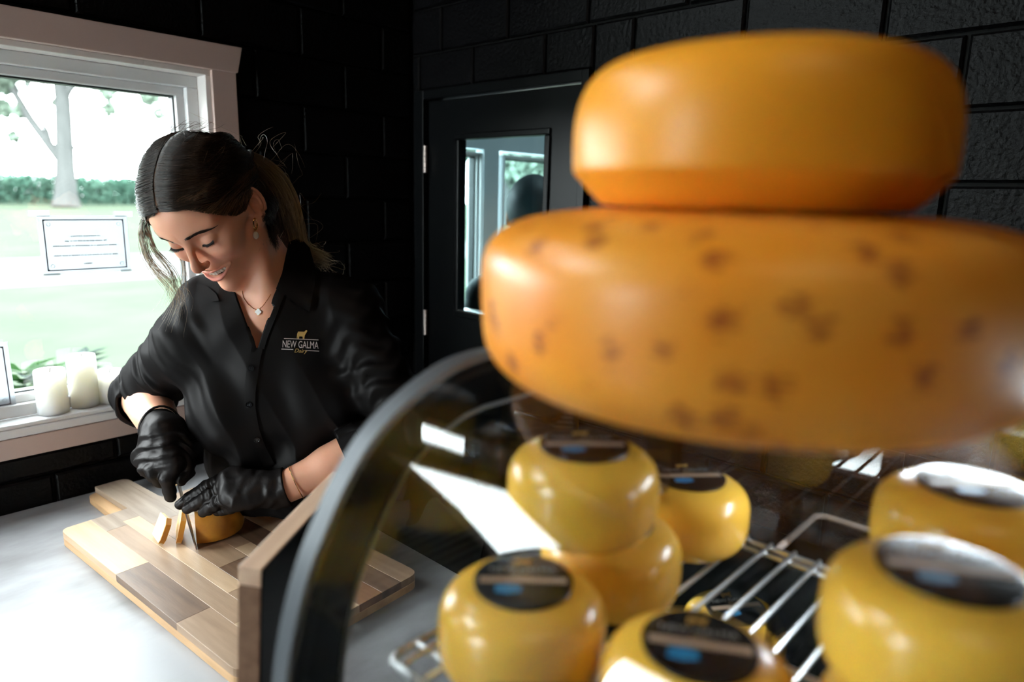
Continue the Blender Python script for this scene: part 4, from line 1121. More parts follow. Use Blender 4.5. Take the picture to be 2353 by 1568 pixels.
# ------------------------------------------------------------------ things laid on the shirt: strips, collar, buttons, embroidery
def hit(px, py, tree=None):
    o = Vector(EYE); r = Vector(at(px, py, 1.0)-EYE).normalized()
    loc, nrm, idx, dist = (tree or shirt_tree).ray_cast(o, r)
    if loc is None: return None, None
    if nrm.dot(r) > 0: nrm = -nrm
    return np.array(loc), np.array(nrm)
def hit_smooth(px, py, tree=None, r=5):
    ps = []; ns = []
    for dx, dy in ((0, 0), (r, 0), (-r, 0), (0, r), (0, -r)):
        a, b = hit(px+dx, py+dy, tree)
        if a is not None: ps.append(a); ns.append(b)
    if not ps: return None, None
    n = np.mean(ns, 0); n /= np.linalg.norm(n)
    return hit(px, py, tree)[0] if hit(px, py, tree)[0] is not None else np.mean(ps, 0), n
def strip(name, path, wid, lift, thick, m, parent=person, n=40, tree=None):
    """a cloth strip following a path over the shirt; path in photo pixels, width in pixels"""
    path = np.array(path, float); seg = np.r_[0, np.cumsum(np.linalg.norm(np.diff(path, axis=0), axis=1))]
    t = np.linspace(0, seg[-1], n); X = np.interp(t, seg, path[:, 0]); Y = np.interp(t, seg, path[:, 1]); cols = 5
    top = []; 
    for i in range(n):
        a = np.array([X[min(i+1, n-1)]-X[max(i-1, 0)], Y[min(i+1, n-1)]-Y[max(i-1, 0)]]); a /= np.linalg.norm(a); nn = np.array([-a[1], a[0]])
        row = []
        for j in range(cols):
            o = (j/(cols-1)-.5)*wid; p, q = hit(X[i]+nn[0]*o, Y[i]+nn[1]*o, tree); row.append((p, q))
        top.append(row)
    P = np.full((n, cols, 3), np.nan); N = np.full((n, cols, 3), np.nan)
    for i in range(n):
        for j in range(cols):
            if top[i][j][0] is not None: P[i, j] = top[i][j][0]; N[i, j] = top[i][j][1]
    good = ~np.isnan(P[:, :, 0]).any(1)
    P = P[good]; N = N[good]; n = len(P)
    if n < 3: return None
    # smooth along the strip
    for _ in range(3):
        P[1:-1] = (P[:-2]+2*P[1:-1]+P[2:])/4; N[1:-1] = (N[:-2]+2*N[1:-1]+N[2:])/4
    N /= np.linalg.norm(N, axis=2, keepdims=True)
    A = (P+N*lift).reshape(-1, 3); B = (P+N*(lift-thick)).reshape(-1, 3); k = n*cols
    f = []
    for i in range(n-1):
        for j in range(cols-1):
            a = i*cols+j; f += [(a, a+1, a+cols+1, a+cols), (k+a, k+a+cols, k+a+cols+1, k+a+1)]
    for i in range(n-1):
        for j in (0, cols-1):
            a = i*cols+j; f.append((a, a+cols, k+a+cols, k+a))
    for i in (0, n-1):
        for j in range(cols-1):
            a = i*cols+j; f.append((a, a+1, k+a+1, k+a))
    o = obj(name, list(A)+list(B), f, m, None, True); under(parent, o); autosmooth(o, 1.0); return o
under(person, person_skin) if False else None
strip('placket', [(592, 800), (581, 850), (575, 905), (575, 940), (583, 985), (597, 1030), (622, 1072)], 25, .0035, .003, SHM)
strip('lapel_facing', [(646, 662), (634, 694), (618, 738), (602, 778), (596, 800)], 24, .0032, .003, SHM)
strip('lapel_facing', [(541, 680), (556, 722), (572, 768), (584, 800)], 14, .0026, .0025, SHM)
BTM = mat('black_button', (.012, .012, .013), .18, spec=.6, coat=.3, bump=.02)
def button(px, py):
    p, n = hit_smooth(px, py)
    b = empty('button', tuple(p+n*.0036)); b.rotation_euler = Vector(n).to_track_quat('Z', 'Y').to_euler(); b.parent = person; b.matrix_parent_inverse = Matrix.Translation(-Vector(person.location))
    MB().lathe([(0, 0), (.0052, 0), (.0055, .0008), (.0052, .0016), (.0042, .0016), (.0038, .0011), (0, .0011)], 20).build('button_disc', BTM, b, True)
    mb = MB()
    for (x, y) in ((.0011, .0011), (-.0011, .0011), (.0011, -.0011), (-.0011, -.0011)): mb.lathe([(0, .0011), (.0005, .0011), (.0005, .0013), (0, .0013)], 6, (x, y, 0))
    mb.build('thread', MT['grey_metal'], b)
for q in ((577, 847), (573, 930), (590, 1008)): button(*q)

def patch(name, poly, lift, thick, m, tree=None, step=6, bow=0.0, fall=None):
    """cloth flap: polygon in photo pixels draped on what lies under it"""
    poly = [tuple(p) for p in poly]; bm = bmesh.new()
    vs = [bm.verts.new((x, y, 0)) for x, y in poly]; bm.faces.new(vs)
    for _ in range(4):
        es = [e for e in bm.edges if e.calc_length() > step*2]
        if not es: break
        bmesh.ops.subdivide_edges(bm, edges=es, cuts=1); bmesh.ops.triangulate(bm, faces=bm.faces[:])
    bm.verts.ensure_lookup_table(); P = []; N = []
    hits = []
    for v in bm.verts:
        p, n = hit(v.co.x, v.co.y, tree); p2, n2 = hit(v.co.x, v.co.y, skin_tree)
        if p is None or (p2 is not None and np.linalg.norm(p2-EYE) < np.linalg.norm(p-EYE)): p, n = p2, n2
        hits.append((p, n))
    dmean = np.median([np.linalg.norm(h[0]-EYE) for h in hits if h[0] is not None])
    Z = np.array([((h[0]-EYE)@CAM_FWD if h[0] is not None else np.nan) for h in hits])
    XY = np.array([(v.co.x, v.co.y, 1) for v in bm.verts]); ok = ~np.isnan(Z)
    # smooth sheet: quadratic fit of the distance, kept in front of the cloth below
    x = (XY[:, 0]-XY[:, 0].mean())/50; y = (XY[:, 1]-XY[:, 1].mean())/50
    A = np.stack([np.ones_like(x), x, y, x*x, x*y, y*y], 1); cf = np.linalg.lstsq(A[ok], Z[ok], rcond=None)[0]; Zf = A@cf
    Zs = np.where(ok, np.minimum(Zf, np.where(ok, Z, 9)), Zf)-lift
    k = len(bm.verts); v0 = [at(XY[i, 0], XY[i, 1], Zs[i]) for i in range(k)]; v1 = [at(XY[i, 0], XY[i, 1], Zs[i]+thick) for i in range(k)]
    f = [tuple(v.index for v in fc.verts) for fc in bm.faces]; f += [tuple(i+k for i in q[::-1]) for q in f]
    for e in bm.edges:
        if len(e.link_faces) == 1: a, b = e.verts[0].index, e.verts[1].index; f.append((a, b, b+k, a+k))
    bm.free(); o = obj(name, v0+v1, f, m, None, True); under(person, o); autosmooth(o, 1.0); return o
patch('collar_flap', [(664, 556), (690, 546), (712, 570), (728, 630), (711, 717), (676, 694), (634, 664), (648, 628), (656, 590)], .006, .0035, SHM)
patch('collar_flap', [(452, 652), (474, 656), (497, 676), (503, 691), (486, 693), (466, 684), (454, 670)], .005, .003, SHM)
def cuff_band(c, ax_, r0, r1, L):
    ax_ = ax_/np.linalg.norm(ax_); a = np.cross(ax_, [0, 0, 1.0]); a /= np.linalg.norm(a); b = np.cross(ax_, a); n = 40; v = []; f = []
    prof = [(r0, 0), (r0+.0025, .001), (r1+.0025, L-.001), (r1, L), (r1-.0015, L-.001), (r0-.0015, .001)]; k = len(prof)
    for i in range(n):
        t = 2*math.pi*i/n; w = 1+.03*math.sin(2*t+1)+.015*math.sin(5*t)
        v += [c+ax_*z+r*w*(math.cos(t)*a+math.sin(t)*b) for r, z in prof]
    for i in range(n):
        for j in range(k): f.append((i*k+j, ((i+1) % n)*k+j, ((i+1) % n)*k+(j+1) % k, i*k+(j+1) % k))
    o = obj('shirt_cuff', v, f, SHM, None, True); under(person, o); autosmooth(o, .8)
cuff_band(LC-LFD*.034, LFD, .0525, .0500, .036)

# embroidered emblem
EMB_W = mat('white_thread', (.66, .58, .56), .6, bump=.5, bscale=1500, bdist=.0004); EMB_G = mat('gold_thread', (.62, .40, .13), .5, bump=.5, bscale=1500, bdist=.0004)
def embroider(name, v, f, m, ctr, ex, ey, par):
    out = []
    for (a, b) in v:
        px = ctr[0]+ex[0]*a+ey[0]*b; py = ctr[1]+ex[1]*a+ey[1]*b; p, n = hit_smooth(px, py, r=4); out.append(p+n*.0009-(at(px, py, 1)-EYE)*.0008)
    o = obj(name, out, f, m); under(person, o)
    md = o.modifiers.new('t', 'SOLIDIFY'); md.thickness = .0006; md.offset = 1
    return o
ex = np.array([1, .045]); ey = np.array([.03, -1])
v, f = text_mesh('NEW GALMA', 15.5)
xs_ = [a for a, b, c in v]; sc_ = 82/(max(xs_)-min(xs_)); 
embroider('brand_embroidery', [(a*sc_, b*1.5) for a, b, c in v], f, EMB_W, (690, 793), ex, ey, person)
v, f = text_mesh('Dairy', 13, .35)
embroider('script_embroidery', [(a, b) for a, b, c in v], f, EMB_G, (690, 807), ex, ey, person)
def line_pts(x0, x1, y, h, n=8):
    v = [(x0+(x1-x0)*i/n, y) for i in range(n+1)]+[(x0+(x1-x0)*i/n, y+h) for i in range(n+1)]
    return v, [(i, i+1, n+2+i, n+1+i) for i in range(n)]
for (x0, x1, y) in ((-38, 41, 12.5), (-43, -16, -12), (12, 43, -13)):
    v, f = line_pts(x0, x1, y, 1.6); embroider('embroidered_line', v, f, EMB_W, (690, 793), ex, ey, person)
cow = [(-10.5, 0), (-9.5, 11), (-7.5, 16.5), (7, 16.5), (8.5, 19), (12, 20.5), (13.5, 18.5), (11, 14), (8, 8.5), (7, 0), (3.5, 0), (3.2, 5.5), (-4.5, 5.5), (-5.5, 0), (-8.5, 0), (-9, 5)]
bmc = bmesh.new(); bmc.faces.new([bmc.verts.new((x, y, 0)) for x, y in cow]); bmesh.ops.triangulate(bmc, faces=bmc.faces[:])
bmc.verts.ensure_lookup_table(); v = [(q.co.x, q.co.y) for q in bmc.verts]; f = [tuple(w.index for w in q.verts) for q in bmc.faces]; bmc.free()
embroider('cow_embroidery', v, f, EMB_G, (692, 779), ex, ey, person)

# ------------------------------------------------------------------ gloves
def glove_wr(p, amp, dirs):
    f = 0
    for (k, ph, w) in dirs: f = f+np.sin(p@np.asarray(k, np.float32)+ph+w*np.sin(p@np.asarray((k[2]*.5, k[0]*.45, k[1]*.55), np.float32)+ph*2))
    return amp*f/len(dirs)
GLM = mat('black_nitrile_glove', (.0080, .0068, .0068), .48, spec=.28, bump=.45, bscale=110, bdist=.0016)
_nt = GLM.node_tree; _df = nd(_nt, 'ShaderNodeBsdfDiffuse'); _df.inputs[0].default_value = (.0085, .0072, .0072, 1); _gl = nd(_nt, 'ShaderNodeBsdfGlossy'); _gl.inputs['Roughness'].default_value = .40; _gl.inputs[0].default_value = (.95, .9, .9, 1)
_mx = nd(_nt, 'ShaderNodeMixShader'); _mx.inputs[0].default_value = .024
_bp = [n for n in _nt.nodes if n.type == 'BUMP'][0]; _nt.links.new(_bp.outputs[0], _df.inputs['Normal']); _nt.links.new(_bp.outputs[0], _gl.inputs['Normal'])
_nt.links.new(_df.outputs[0], _mx.inputs[1]); _nt.links.new(_gl.outputs[0], _mx.inputs[2]); _nt.links.new(_mx.outputs[0], _nt.nodes['Material Output'].inputs[0])
def A(*q): return at(*q)
# left hand: flat over the cheese, fingers pointing to the knife
fl = [([(532, 1094, 1.195), (474, 1120, 1.198), (436, 1144, 1.205), (414, 1160, 1.208)], [.0125, .0112, .0102, .0090]),
      ([(524, 1116, 1.178), (478, 1141, 1.182), (448, 1160, 1.190), (430, 1170, 1.193)], [.0122, .0112, .0102, .0088]),
      ([(530, 1139, 1.164), (500, 1157, 1.168), (480, 1170, 1.176), (467, 1178, 1.180)], [.0118, .0108, .0098, .0085]),
      ([(552, 1154, 1.160), (530, 1166, 1.172), (512, 1173, 1.186), (500, 1176, 1.196)], [.0110, .0098, .0090, .0080]),
      ([(600, 1106, 1.215), (552, 1112, 1.232), (516, 1130, 1.240), (492, 1146, 1.242)], [.0150, .0130, .0110, .0090])]
wl = (642, 1124, 1.195)
def d_gloveL(p):
    d = None
    for i, (pts, rs) in enumerate(fl):
        q = [A(*a) for a in pts]
        ax_ = q[3]-q[0]; ax_ = ax_/np.linalg.norm(ax_); s = (p-q[0].astype(np.float32))@ax_.astype(np.float32)
        e = chain(p, q, rs, .004)+.0013*np.sin(s*480+2.0*np.sin(p@V3(180, 140, -160))+i)*np.clip(1.3-np.abs(s-.025)/.03, .15, 1)
        d = e if d is None else smin(d, e, .0042)
    palm = None
    for (pts, rs), r in zip(fl[:4], (.0165, .017, .0165, .0145)):
        e = cap(p, A(*wl), A(*pts[0]), .023, r); palm = e if palm is None else smin(palm, e, .02)
    palm = smin(palm, cap(p, A(*wl), A(670, 1116, 1.198), .0275, .0335), .012)
    palm = palm+glove_wr(p, .0020, [((150, -120, 90), 0, 1.8), ((-90, 170, 120), 1.3, 2.0), ((220, 60, -140), 2.2, 1.6)])
    d = smin(d, palm, .008)
    cutp = A(662, 1120, 1.197); cd = A(700, 1105, 1.20)-A(600, 1135, 1.19); cd /= np.linalg.norm(cd)
    d = np.maximum(d, (p-cutp.astype(np.float32))@cd.astype(np.float32))
    return d
fr_ = [([(398, 1064, 1.178), (383, 1100, 1.168), (388, 1128, 1.180), (392, 1142, 1.188)], [.0140, .0120, .0108, .0096]),
       ([(374, 1062, 1.182), (352, 1086, 1.170), (366, 1104, 1.190), (384, 1112, 1.205)], [.0140, .0122, .0108, .0092]),
       ([(352, 1056, 1.192), (335, 1072, 1.184), (350, 1094, 1.204), (372, 1102, 1.218)], [.0138, .0120, .0106, .0090]),
       ([(334, 1046, 1.204), (322, 1058, 1.200), (338, 1080, 1.220), (360, 1090, 1.232)], [.0130, .0112, .0100, .0086]),
       ([(404, 1010, 1.212), (426, 1050, 1.212), (430, 1082, 1.212), (417, 1106, 1.210)], [.0170, .0145, .0125, .0100])]
wr = (378, 996, 1.214)
def d_gloveR(p):
    d = None
    for i, (pts, rs) in enumerate(fr_):
        q = [A(*a) for a in pts]; e = chain(p, q, rs, .004)
        d = e if d is None else smin(d, e, .005)
    palm = None
    for (pts, rs), r in zip(fr_[:4], (.021, .021, .020, .0185)):
        e = cap(p, A(*wr), A(*pts[0]), .027, r); palm = e if palm is None else smin(palm, e, .018)
    palm = smin(palm, cap(p, A(*wr), A(*fr_[4][0][1]), .025, .016), .02)
    palm = smin(palm, cap(p, A(*wr), A(362, 974, 1.262), .031, .037), .012)
    d = smin(d, palm, .009)
    s = (p-A(*wr).astype(np.float32))@((A(372, 1080, 1.18)-A(*wr))/np.linalg.norm(A(372, 1080, 1.18)-A(*wr))).astype(np.float32)
    d = d+.0024*np.sin(s*320+2.4*np.sin(p@V3(70, 60, -50)))*np.clip(s/.03, 0, 1)*np.clip((.085-s)/.03, 0, 1)+glove_wr(p, .0014, [((110, -90, 70), 0, 1.8), ((-70, 130, 100), 1.3, 2.0)])
    cutp = A(368, 980, 1.245); cd = RE-RW; cd = cd/np.linalg.norm(cd)
    return np.maximum(d, (p-cutp.astype(np.float32))@cd.astype(np.float32))
def bbox(pts, m=.05):
    q = np.array(pts); return q.min(0)-m, q.max(0)+m
for (fn, F_, w_, lab, extra) in ((d_gloveR, fr_, wr, 'black glove gripping the knife', (362, 974, 1.262)), (d_gloveL, fl, wl, 'black wrinkled glove resting on the cheese', (670, 1116, 1.198))):
    a_, b_ = bbox([A(*q) for pts, rs in F_ for q in pts]+[A(*w_), A(*extra)], .042)
    GP, GF = mesh_sdf(fn, *[axis_grid([(a_[i], b_[i], .0015)]) for i in range(3)], project=1)
    o = np_mesh('glove', GP, GF, GLM, person); o['label'] = lab
# rolled glove edge at the right wrist
def ring_pts(c, ax_, r, n=28, ph=0, wob_=0.0):
    ax_ = ax_/np.linalg.norm(ax_); a = np.cross(ax_, [0, 0, 1.0]); a /= np.linalg.norm(a); b = np.cross(ax_, a)
    return [c+r*(1+wob_*math.sin(3*t+ph))*(math.cos(t)*a+math.sin(t)*b) for t in np.linspace(0, 2*math.pi, n+1)[:-1]]
under(person, MB().tube(ring_pts(A(369, 979, 1.243), RE-RW, .0352, wob_=.05), .0022, 8, True).build('glove_cuff_edge', GLM, None, True))
GOLD = mat('gold', (.75, .48, .18), .2, metal=1.0, bump=.02)
under(person, MB().tube(ring_pts(LW+(LE-LW)*.10, LE-LW, .0315), .0009, 6, True).build('bracelet', GOLD, None, True))

# ------------------------------------------------------------------ knife
T_ = np.array([.4365, 1.127, .9425]); H_ = A(407, 1108, 1.212); kd = T_-H_; KL = np.linalg.norm(kd); kd /= KL
kn = CAM_RIGHT-kd*(CAM_RIGHT@kd); kn /= np.linalg.norm(kn); kw = np.cross(kd, kn)
if kw@CAM_FWD < 0: kw = -kw
th = math.radians(17); kn2 = kn*math.cos(th)+kw*math.sin(th); kw2 = kw*math.cos(th)-kn*math.sin(th)
knife = empty('kitchen_knife', tuple(H_)); tag(knife, 'steel kitchen knife held in the right glove, cutting the cheese', 'knife')
def KP(s, w, t): return H_+kd*s+kw2*w+kn2*t
prof = [(-.005, -.002), (KL*.6, .001), (KL*.9, .008), (KL, .020), (KL*.9, .030), (KL*.55, .038), (.03, .040), (-.005, .036)]
v = []
for (s, w) in prof:
    e = .0002+.0008*max(0, 1-w/.036); v += [KP(s, w, e), KP(s, w, -e)]
n = len(prof); f = [tuple(range(0, 2*n, 2)), tuple(range(1, 2*n, 2))[::-1]]+[(2*i, 2*i+1, 2*((i+1) % n)+1, 2*((i+1) % n)) for i in range(n)]
BLADE = mat('polished_blade', (.72, .70, .70), .34, metal=1.0, bump=.02, bstretch=(1, 30, 1))
under(knife, obj('blade', v, f, BLADE))
under(knife, MB().tube([KP(0, .010, 0), KP(-.03, .010, 0), KP(-.09, .012, 0), KP(-.105, .014, 0)], [.008, .0105, .0115, .009], 12).build('handle', mat('black_handle', (.02, .02, .02), .4, bump=.05), None, True))
under(knife, MB().tube([KP(.003, .008, 0), KP(-.004, .008, 0)], .0085, 12).build('bolster', GOLD, None, True))

# ------------------------------------------------------------------ face details
def lp(*a): return h2w(a)
teeth = MB()
for i in range(-4, 4):
    x0, x1 = (i+.03)*.0058, (i+.97)*.0058
    xm = (x0+x1)/2; y = .0898-13*xm*xm; z1 = -.0440+7*xm*xm; z0 = z1-(.0100 if abs(xm) < .0055 else .0088)
    vv = []
    for (x, yy, z) in ((x0, y-.004, z0), (x1, y-.004, z0), (x1, y-.004, z1), (x0, y-.004, z1), (x0+.0005, y, z0+.0006), (x1-.0005, y, z0+.0006), (x1, y+.0002, z1), (x0, y+.0002, z1)):
        vv.append(lp(x, yy, z))
    teeth.add(vv, [(0, 3, 2, 1), (4, 5, 6, 7), (0, 1, 5, 4), (1, 2, 6, 5), (2, 3, 7, 6), (3, 0, 4, 7)])
under(person, teeth.build('teeth', mat('tooth_enamel', (.78, .72, .64), .25, coat=.3, bump=.02), None, bevel=.0006))

def strands(name, paths, radii, cols, m, kind=True, sides=3, parent=person):
    """paths: list of (n,3) arrays of one length n; one mesh of thin tapered tubes"""
    P = np.asarray(paths, np.float32); N, n, _ = P.shape
    T = np.empty_like(P); T[:, 1:-1] = P[:, 2:]-P[:, :-2]; T[:, 0] = P[:, 1]-P[:, 0]; T[:, -1] = P[:, -1]-P[:, -2]
    T /= np.linalg.norm(T, axis=2, keepdims=True)+1e-9
    ref = np.array([.31, .52, .79], np.float32); Aa = np.cross(T, ref); Aa /= np.linalg.norm(Aa, axis=2, keepdims=True)+1e-9; Bb = np.cross(T, Aa)
    R = np.asarray(radii, np.float32)
    if R.ndim == 1: R = np.tile(R, (N, 1))
    vs = np.stack([P+R[:, :, None]*(math.cos(2*math.pi*k/sides)*Aa+math.sin(2*math.pi*k/sides)*Bb) for k in range(sides)], 2)
    idx = np.arange(N*n*sides).reshape(N, n, sides); F = []
    for k in range(sides):
        F.append(np.stack([idx[:, :-1, k], idx[:, :-1, (k+1) % sides], idx[:, 1:, (k+1) % sides], idx[:, 1:, k]], -1).reshape(-1, 4))
    c = np.repeat(np.asarray(cols, np.float32)[:, :, None, :], sides, 2).reshape(-1, 3)
    o = np_mesh(name, vs.reshape(-1, 3), np.concatenate(F), m, parent, c)
    if kind: o['kind'] = 'stuff'
    return o
HAIRM = attr_mat('brown_hair', .34, spec=.55, aniso=.5)
rng = np.random.RandomState(11)
DK = np.array([.011, .0065, .0048]); MIDB = np.array([.055, .030, .018]); BLD = np.array([.60, .44, .27])
# brows
for sx in (-1, 1):
    ps = []; cs = []
    for i in range(240):
        t = rng.uniform(); x = .011+.039*t; zc = .0355+.0040*math.sin(min(t*1.2, 1.2)*1.3)-.010*max(0, t-.55)/.45*.7; wv = (.0034 if t < .7 else .0030*(1-t)/.3+.0006)
        z = zc+rng.uniform(-1, 1)*wv*.75; L = rng.uniform(.005, .008)
        p0 = np.array([sx*x, 0, z]); d = np.array([sx*(.85+.1*t), 0, .35-.5*t]); d /= np.linalg.norm(d); path = []
        for s in (0, .5, 1.0):
            q = p0+d*L*s; o = h2w((q[0], .14, q[2])); r = -(h2w((0, 1, 0))-h2w((0, 0, 0))); r /= np.linalg.norm(r)
            loc, nn, _, _ = skin_tree.ray_cast(Vector(o), Vector(r))
            if loc is None: break
            path.append(np.array(loc)+np.array(nn)*(.0005+.0003*s))
        if len(path) == 3: ps.append(path); cs.append([DK*1.3]*3)
    strands('eyebrow', ps, [.00026, .00024, .00008], cs, HAIRM)
# lashes
for sx in (-1, 1):
    ps = []; cs = []
    for i in range(70):
        t = (i+.5)/70; th = math.radians(-52+104*t); x = .0298+.0150*math.sin(th); y = .0725+.0142*math.cos(th); z = .0095+.0050*t-.0012*math.sin(math.pi*t)
        o = h2w((sx*x, y+.03, z)); r = -(h2w((0, 1, 0))-h2w((0, 0, 0))); r /= np.linalg.norm(r); loc, nn, _, _ = skin_tree.ray_cast(Vector(o), Vector(r))
        if loc is None: continue
        p0 = np.array(loc); fw = HR@np.array([sx*(.25+.6*(t-.3)), 1.0, -.55]); fw /= np.linalg.norm(fw); L = rng.uniform(.0055, .0085)*(.7+.5*t); upv = HR@np.array([0, 0, 1.0])
        ps.append([p0-fw*.001, p0+fw*L*.5-upv*.0006, p0+fw*L+upv*.0012]); cs.append([DK*.7]*3)
    strands('eyelashes', ps, [.00034, .00022, .00006], cs, HAIRM)

# ------------------------------------------------------------------ hair
HC = np.array([0, -.010, .048]); HRAD = np.array([.0785, .1020, .0865])
def hz(y): return np.interp(y, [-.12, -.09, -.05, -.034, -.027, .006, .014, .020, .035, .06, .085, .1], [-.045, -.045, -.035, -.010, .032, .038, .008, .000, .024, .059, .091, .099])
def d_cap(p):
    l = w2h(p)
    d = ell(l, HC, HRAD); d = smin(d, ell(l, (0, .026, .050), (.0625, .0655, .0615)), .03)
    d = smin(d, ell(l, (.012, -.098, .016), (.036, .028, .034)), .03)
    part = np.exp(-(l[:, 0]/.0035)**2)*(l[:, 1] > -.03)
    ang_ = np.arctan2(l[:, 0], l[:, 2]-.02)
    d = d+.0008*part+.0007*np.sin(ang_*60+5*np.sin(l[:, 1]*40))
    cut = hz(l[:, 1])+.003-l[:, 2]
    d = smax(d, cut, .006)
    return np.maximum(d, -(ell(l, HC, HRAD-.013)))*np.float32(HS)
def cap_tone(P):
    l = w2h(P); c = np.tile(np.array([.008, .005, .004]), (len(P), 1)); w = (np.exp(-(l[:, 0]/.0020)**2)*np.clip((l[:, 1]+.01)/.04, 0, 1)*.8)[:, None]
    return c*(1-w)+np.array([.34, .19, .12])*w
CAPM = attr_mat('hair_base', .75, spec=.15)
KP_, KF_ = mesh_sdf(d_cap, *[axis_grid([(HT[i]-.15, HT[i]+.15, .0022)]) for i in range(3)], project=1)
hair = np_mesh('hair', KP_, KF_, CAPM, person, cap_tone(KP_))
TIE = np.array([.026, -.121, .018])
def surf(dirs, lift):
    dirs = dirs/np.linalg.norm(dirs, axis=-1, keepdims=True)
    r = 1/np.sqrt(((dirs/(HRAD+.0028))**2).sum(-1, keepdims=True)); p = HC+dirs*r
    # forehead bulge
    f = np.clip((p[..., 1:2]-.03)/.05, 0, 1); p = p+dirs*f*.0045
    return p+dirs*lift
def comb(roots, ctrl, n=14, jit=.0):
    t = np.linspace(0, 1, n)[None, :, None]
    u0 = (roots-HC)/np.linalg.norm(roots-HC, axis=1, keepdims=True); uT = (TIE-HC)/np.linalg.norm(TIE-HC); uc = ctrl/np.linalg.norm(ctrl, axis=1, keepdims=True)
    d = (1-t)**2*u0[:, None]+2*t*(1-t)*uc[:, None]+t*t*(uT+rng.normal(size=(len(roots), 3))*.10)[:, None]
    return d
ps = []; cs = []
def add_comb(roots, ctrl, lift0, lift1, tone0, tone1):
    n = 14; d = comb(np.array(roots), np.array(ctrl), n); t = np.linspace(0, 1, n)
    k = len(roots); lf = (lift0+(lift1-lift0)*t)[None, :, None]*rng.uniform(.3, 1.25, (k, 1, 1))+.0016*np.sin(t*5+rng.uniform(0, 6, (k, 1)))[:, :, None]*rng.uniform(0, 1, (k, 1, 1))
    ang = np.arctan2(d[:, :, 0], d[:, :, 2]+.3); lf = lf+.0016*np.sin(ang*17+3*d[:, :, 1])[:, :, None]*(t*(1-t)*4)[None, :, None]+.0012*np.sin(ang*41+5*d[:, :, 1]+1.3)[:, :, None]*(t*(1-t)*4)[None, :, None]+.0012*(t*(1-t)*4)[None, :, None]
    lf[:, 0] = .0002
    P = surf(d, lf); W = h2w(P.reshape(-1, 3)).reshape(P.shape)
    w = rng.uniform(0, 1, (k, 1, 1))**1.6; c = (np.array(tone0)*(1-w)+np.array(tone1)*w)*np.ones((1, n, 1))
    ps.append(W); cs.append(c)
N1 = 2600
r_, c_ = [], []
for i in range(N1):                       # from the parting, both sides
    y = rng.uniform(-.06, .088); s = 1 if rng.uniform() < .62 else -1
    z = .048+.0865*math.sqrt(max(0, 1-((y+.010)/.102)**2)); front = np.clip((y+.06)/.148, 0, 1)
    r_.append((s*rng.uniform(.0010, .004), y, max(z, hz(y)))); 
    c_.append((s*(.62+.38*front+rng.normal()*.03), .15+.42*front**1.5+rng.normal()*.04, .62-.50*front+rng.normal()*.05))
add_comb(r_, c_, .0012, .0075, DK*.9, MIDB*1.0)
r_, c_ = [], []
for i in range(1900):                     # from the hairline at forehead and temples
    t = rng.uniform(); s = 1 if rng.uniform() < .62 else -1
    y = .088-.084*t**1.3; x = s*(.004+.0665*min(1, t*1.12)**.62); z = hz(y)+.0005+rng.uniform(0, .006)
    r_.append((x, y, z)); c_.append((s*(.86+.10*t+rng.normal()*.03), .25-.30*t, .28-.28*t+rng.normal()*.05))
add_comb(r_, c_, .0010, .0060, DK, np.array([.20, .11, .055]))
r_, c_ = [], []
for i in range(900):                      # nape, drawn up to the tie
    x = rng.uniform(-.065, .065); y = -.03-.07*math.sqrt(max(0, 1-(x/.072)**2)); r_.append((x, y, hz(y)+rng.uniform(0, .02))); c_.append((x*8, -.9, -.25))
add_comb(r_, c_, .001, .006, DK, MIDB*.6)
P_ = np.concatenate(ps); Cc_ = np.concatenate(cs)
strands('hair_strands', P_, np.r_[np.full(12, .00034), .0003, .0002], Cc_, HAIRM)

def bundle(path, n, r0, r1, npts, tone_root, tone_tip, power=1.0, curl=.003, fray=0.0, start=0.0, side=False):
    path = np.array(path); s = np.r_[0, np.cumsum(np.linalg.norm(np.diff(path, axis=0), axis=1))]; s /= s[-1]; t = np.linspace(0, 1, npts)
    def cr(t):
        out = np.zeros((len(t), 3)); k = len(path)
        for i, tt in enumerate(t):
            j = min(np.searchsorted(s, tt, 'right')-1, k-2); u = (tt-s[j])/(s[j+1]-s[j]); p0, p1, p2, p3 = path[max(j-1, 0)], path[j], path[j+1], path[min(j+2, k-1)]
            out[i] = .5*(2*p1+(-p0+p2)*u+(2*p0-5*p1+4*p2-p3)*u*u+(-p0+3*p1-3*p2+p3)*u**3)
        return out
    out = []; cols = []
    for i in range(n):
        o = rng.normal(size=3); o /= np.linalg.norm(o); o *= rng.uniform()**.5
        L = rng.uniform(.72, 1.0); tt = t*L; P = cr(tt)
        rad = (r0+(r1-r0)*np.sin(np.pi*np.clip(tt, 0, 1)**.7))[:, None] if r1 > r0 else (r0+(r1-r0)*tt)[:, None]
        ph = rng.uniform(0, 6, 3); fr = rng.uniform(5, 11)
        P = P+o*rad+curl*np.stack([np.sin(fr*tt+ph[k]) for k in range(3)], 1)*tt[:, None]+fray*rng.normal(size=3)*(tt[:, None]**3)
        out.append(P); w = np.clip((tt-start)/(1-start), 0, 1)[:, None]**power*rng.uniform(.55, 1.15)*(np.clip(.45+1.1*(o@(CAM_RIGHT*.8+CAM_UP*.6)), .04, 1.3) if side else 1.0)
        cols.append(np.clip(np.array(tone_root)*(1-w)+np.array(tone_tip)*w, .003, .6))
    return out, cols
tiew = h2w(TIE)
pt = [tiew, A(612, 402, 1.235), A(645, 455, 1.262), A(665, 520, 1.285), A(682, 572, 1.315), A(715, 590, 1.350), A(752, 606, 1.372)]
o_, c_ = bundle(pt, 1500, .012, .030, 22, DK*1.4, BLD*1.1, .55, .004, .006, 0.0, True)
strands('ponytail', o_, np.r_[np.full(18, .00036), .0003, .00026, .0002, .0001], c_, HAIRM)
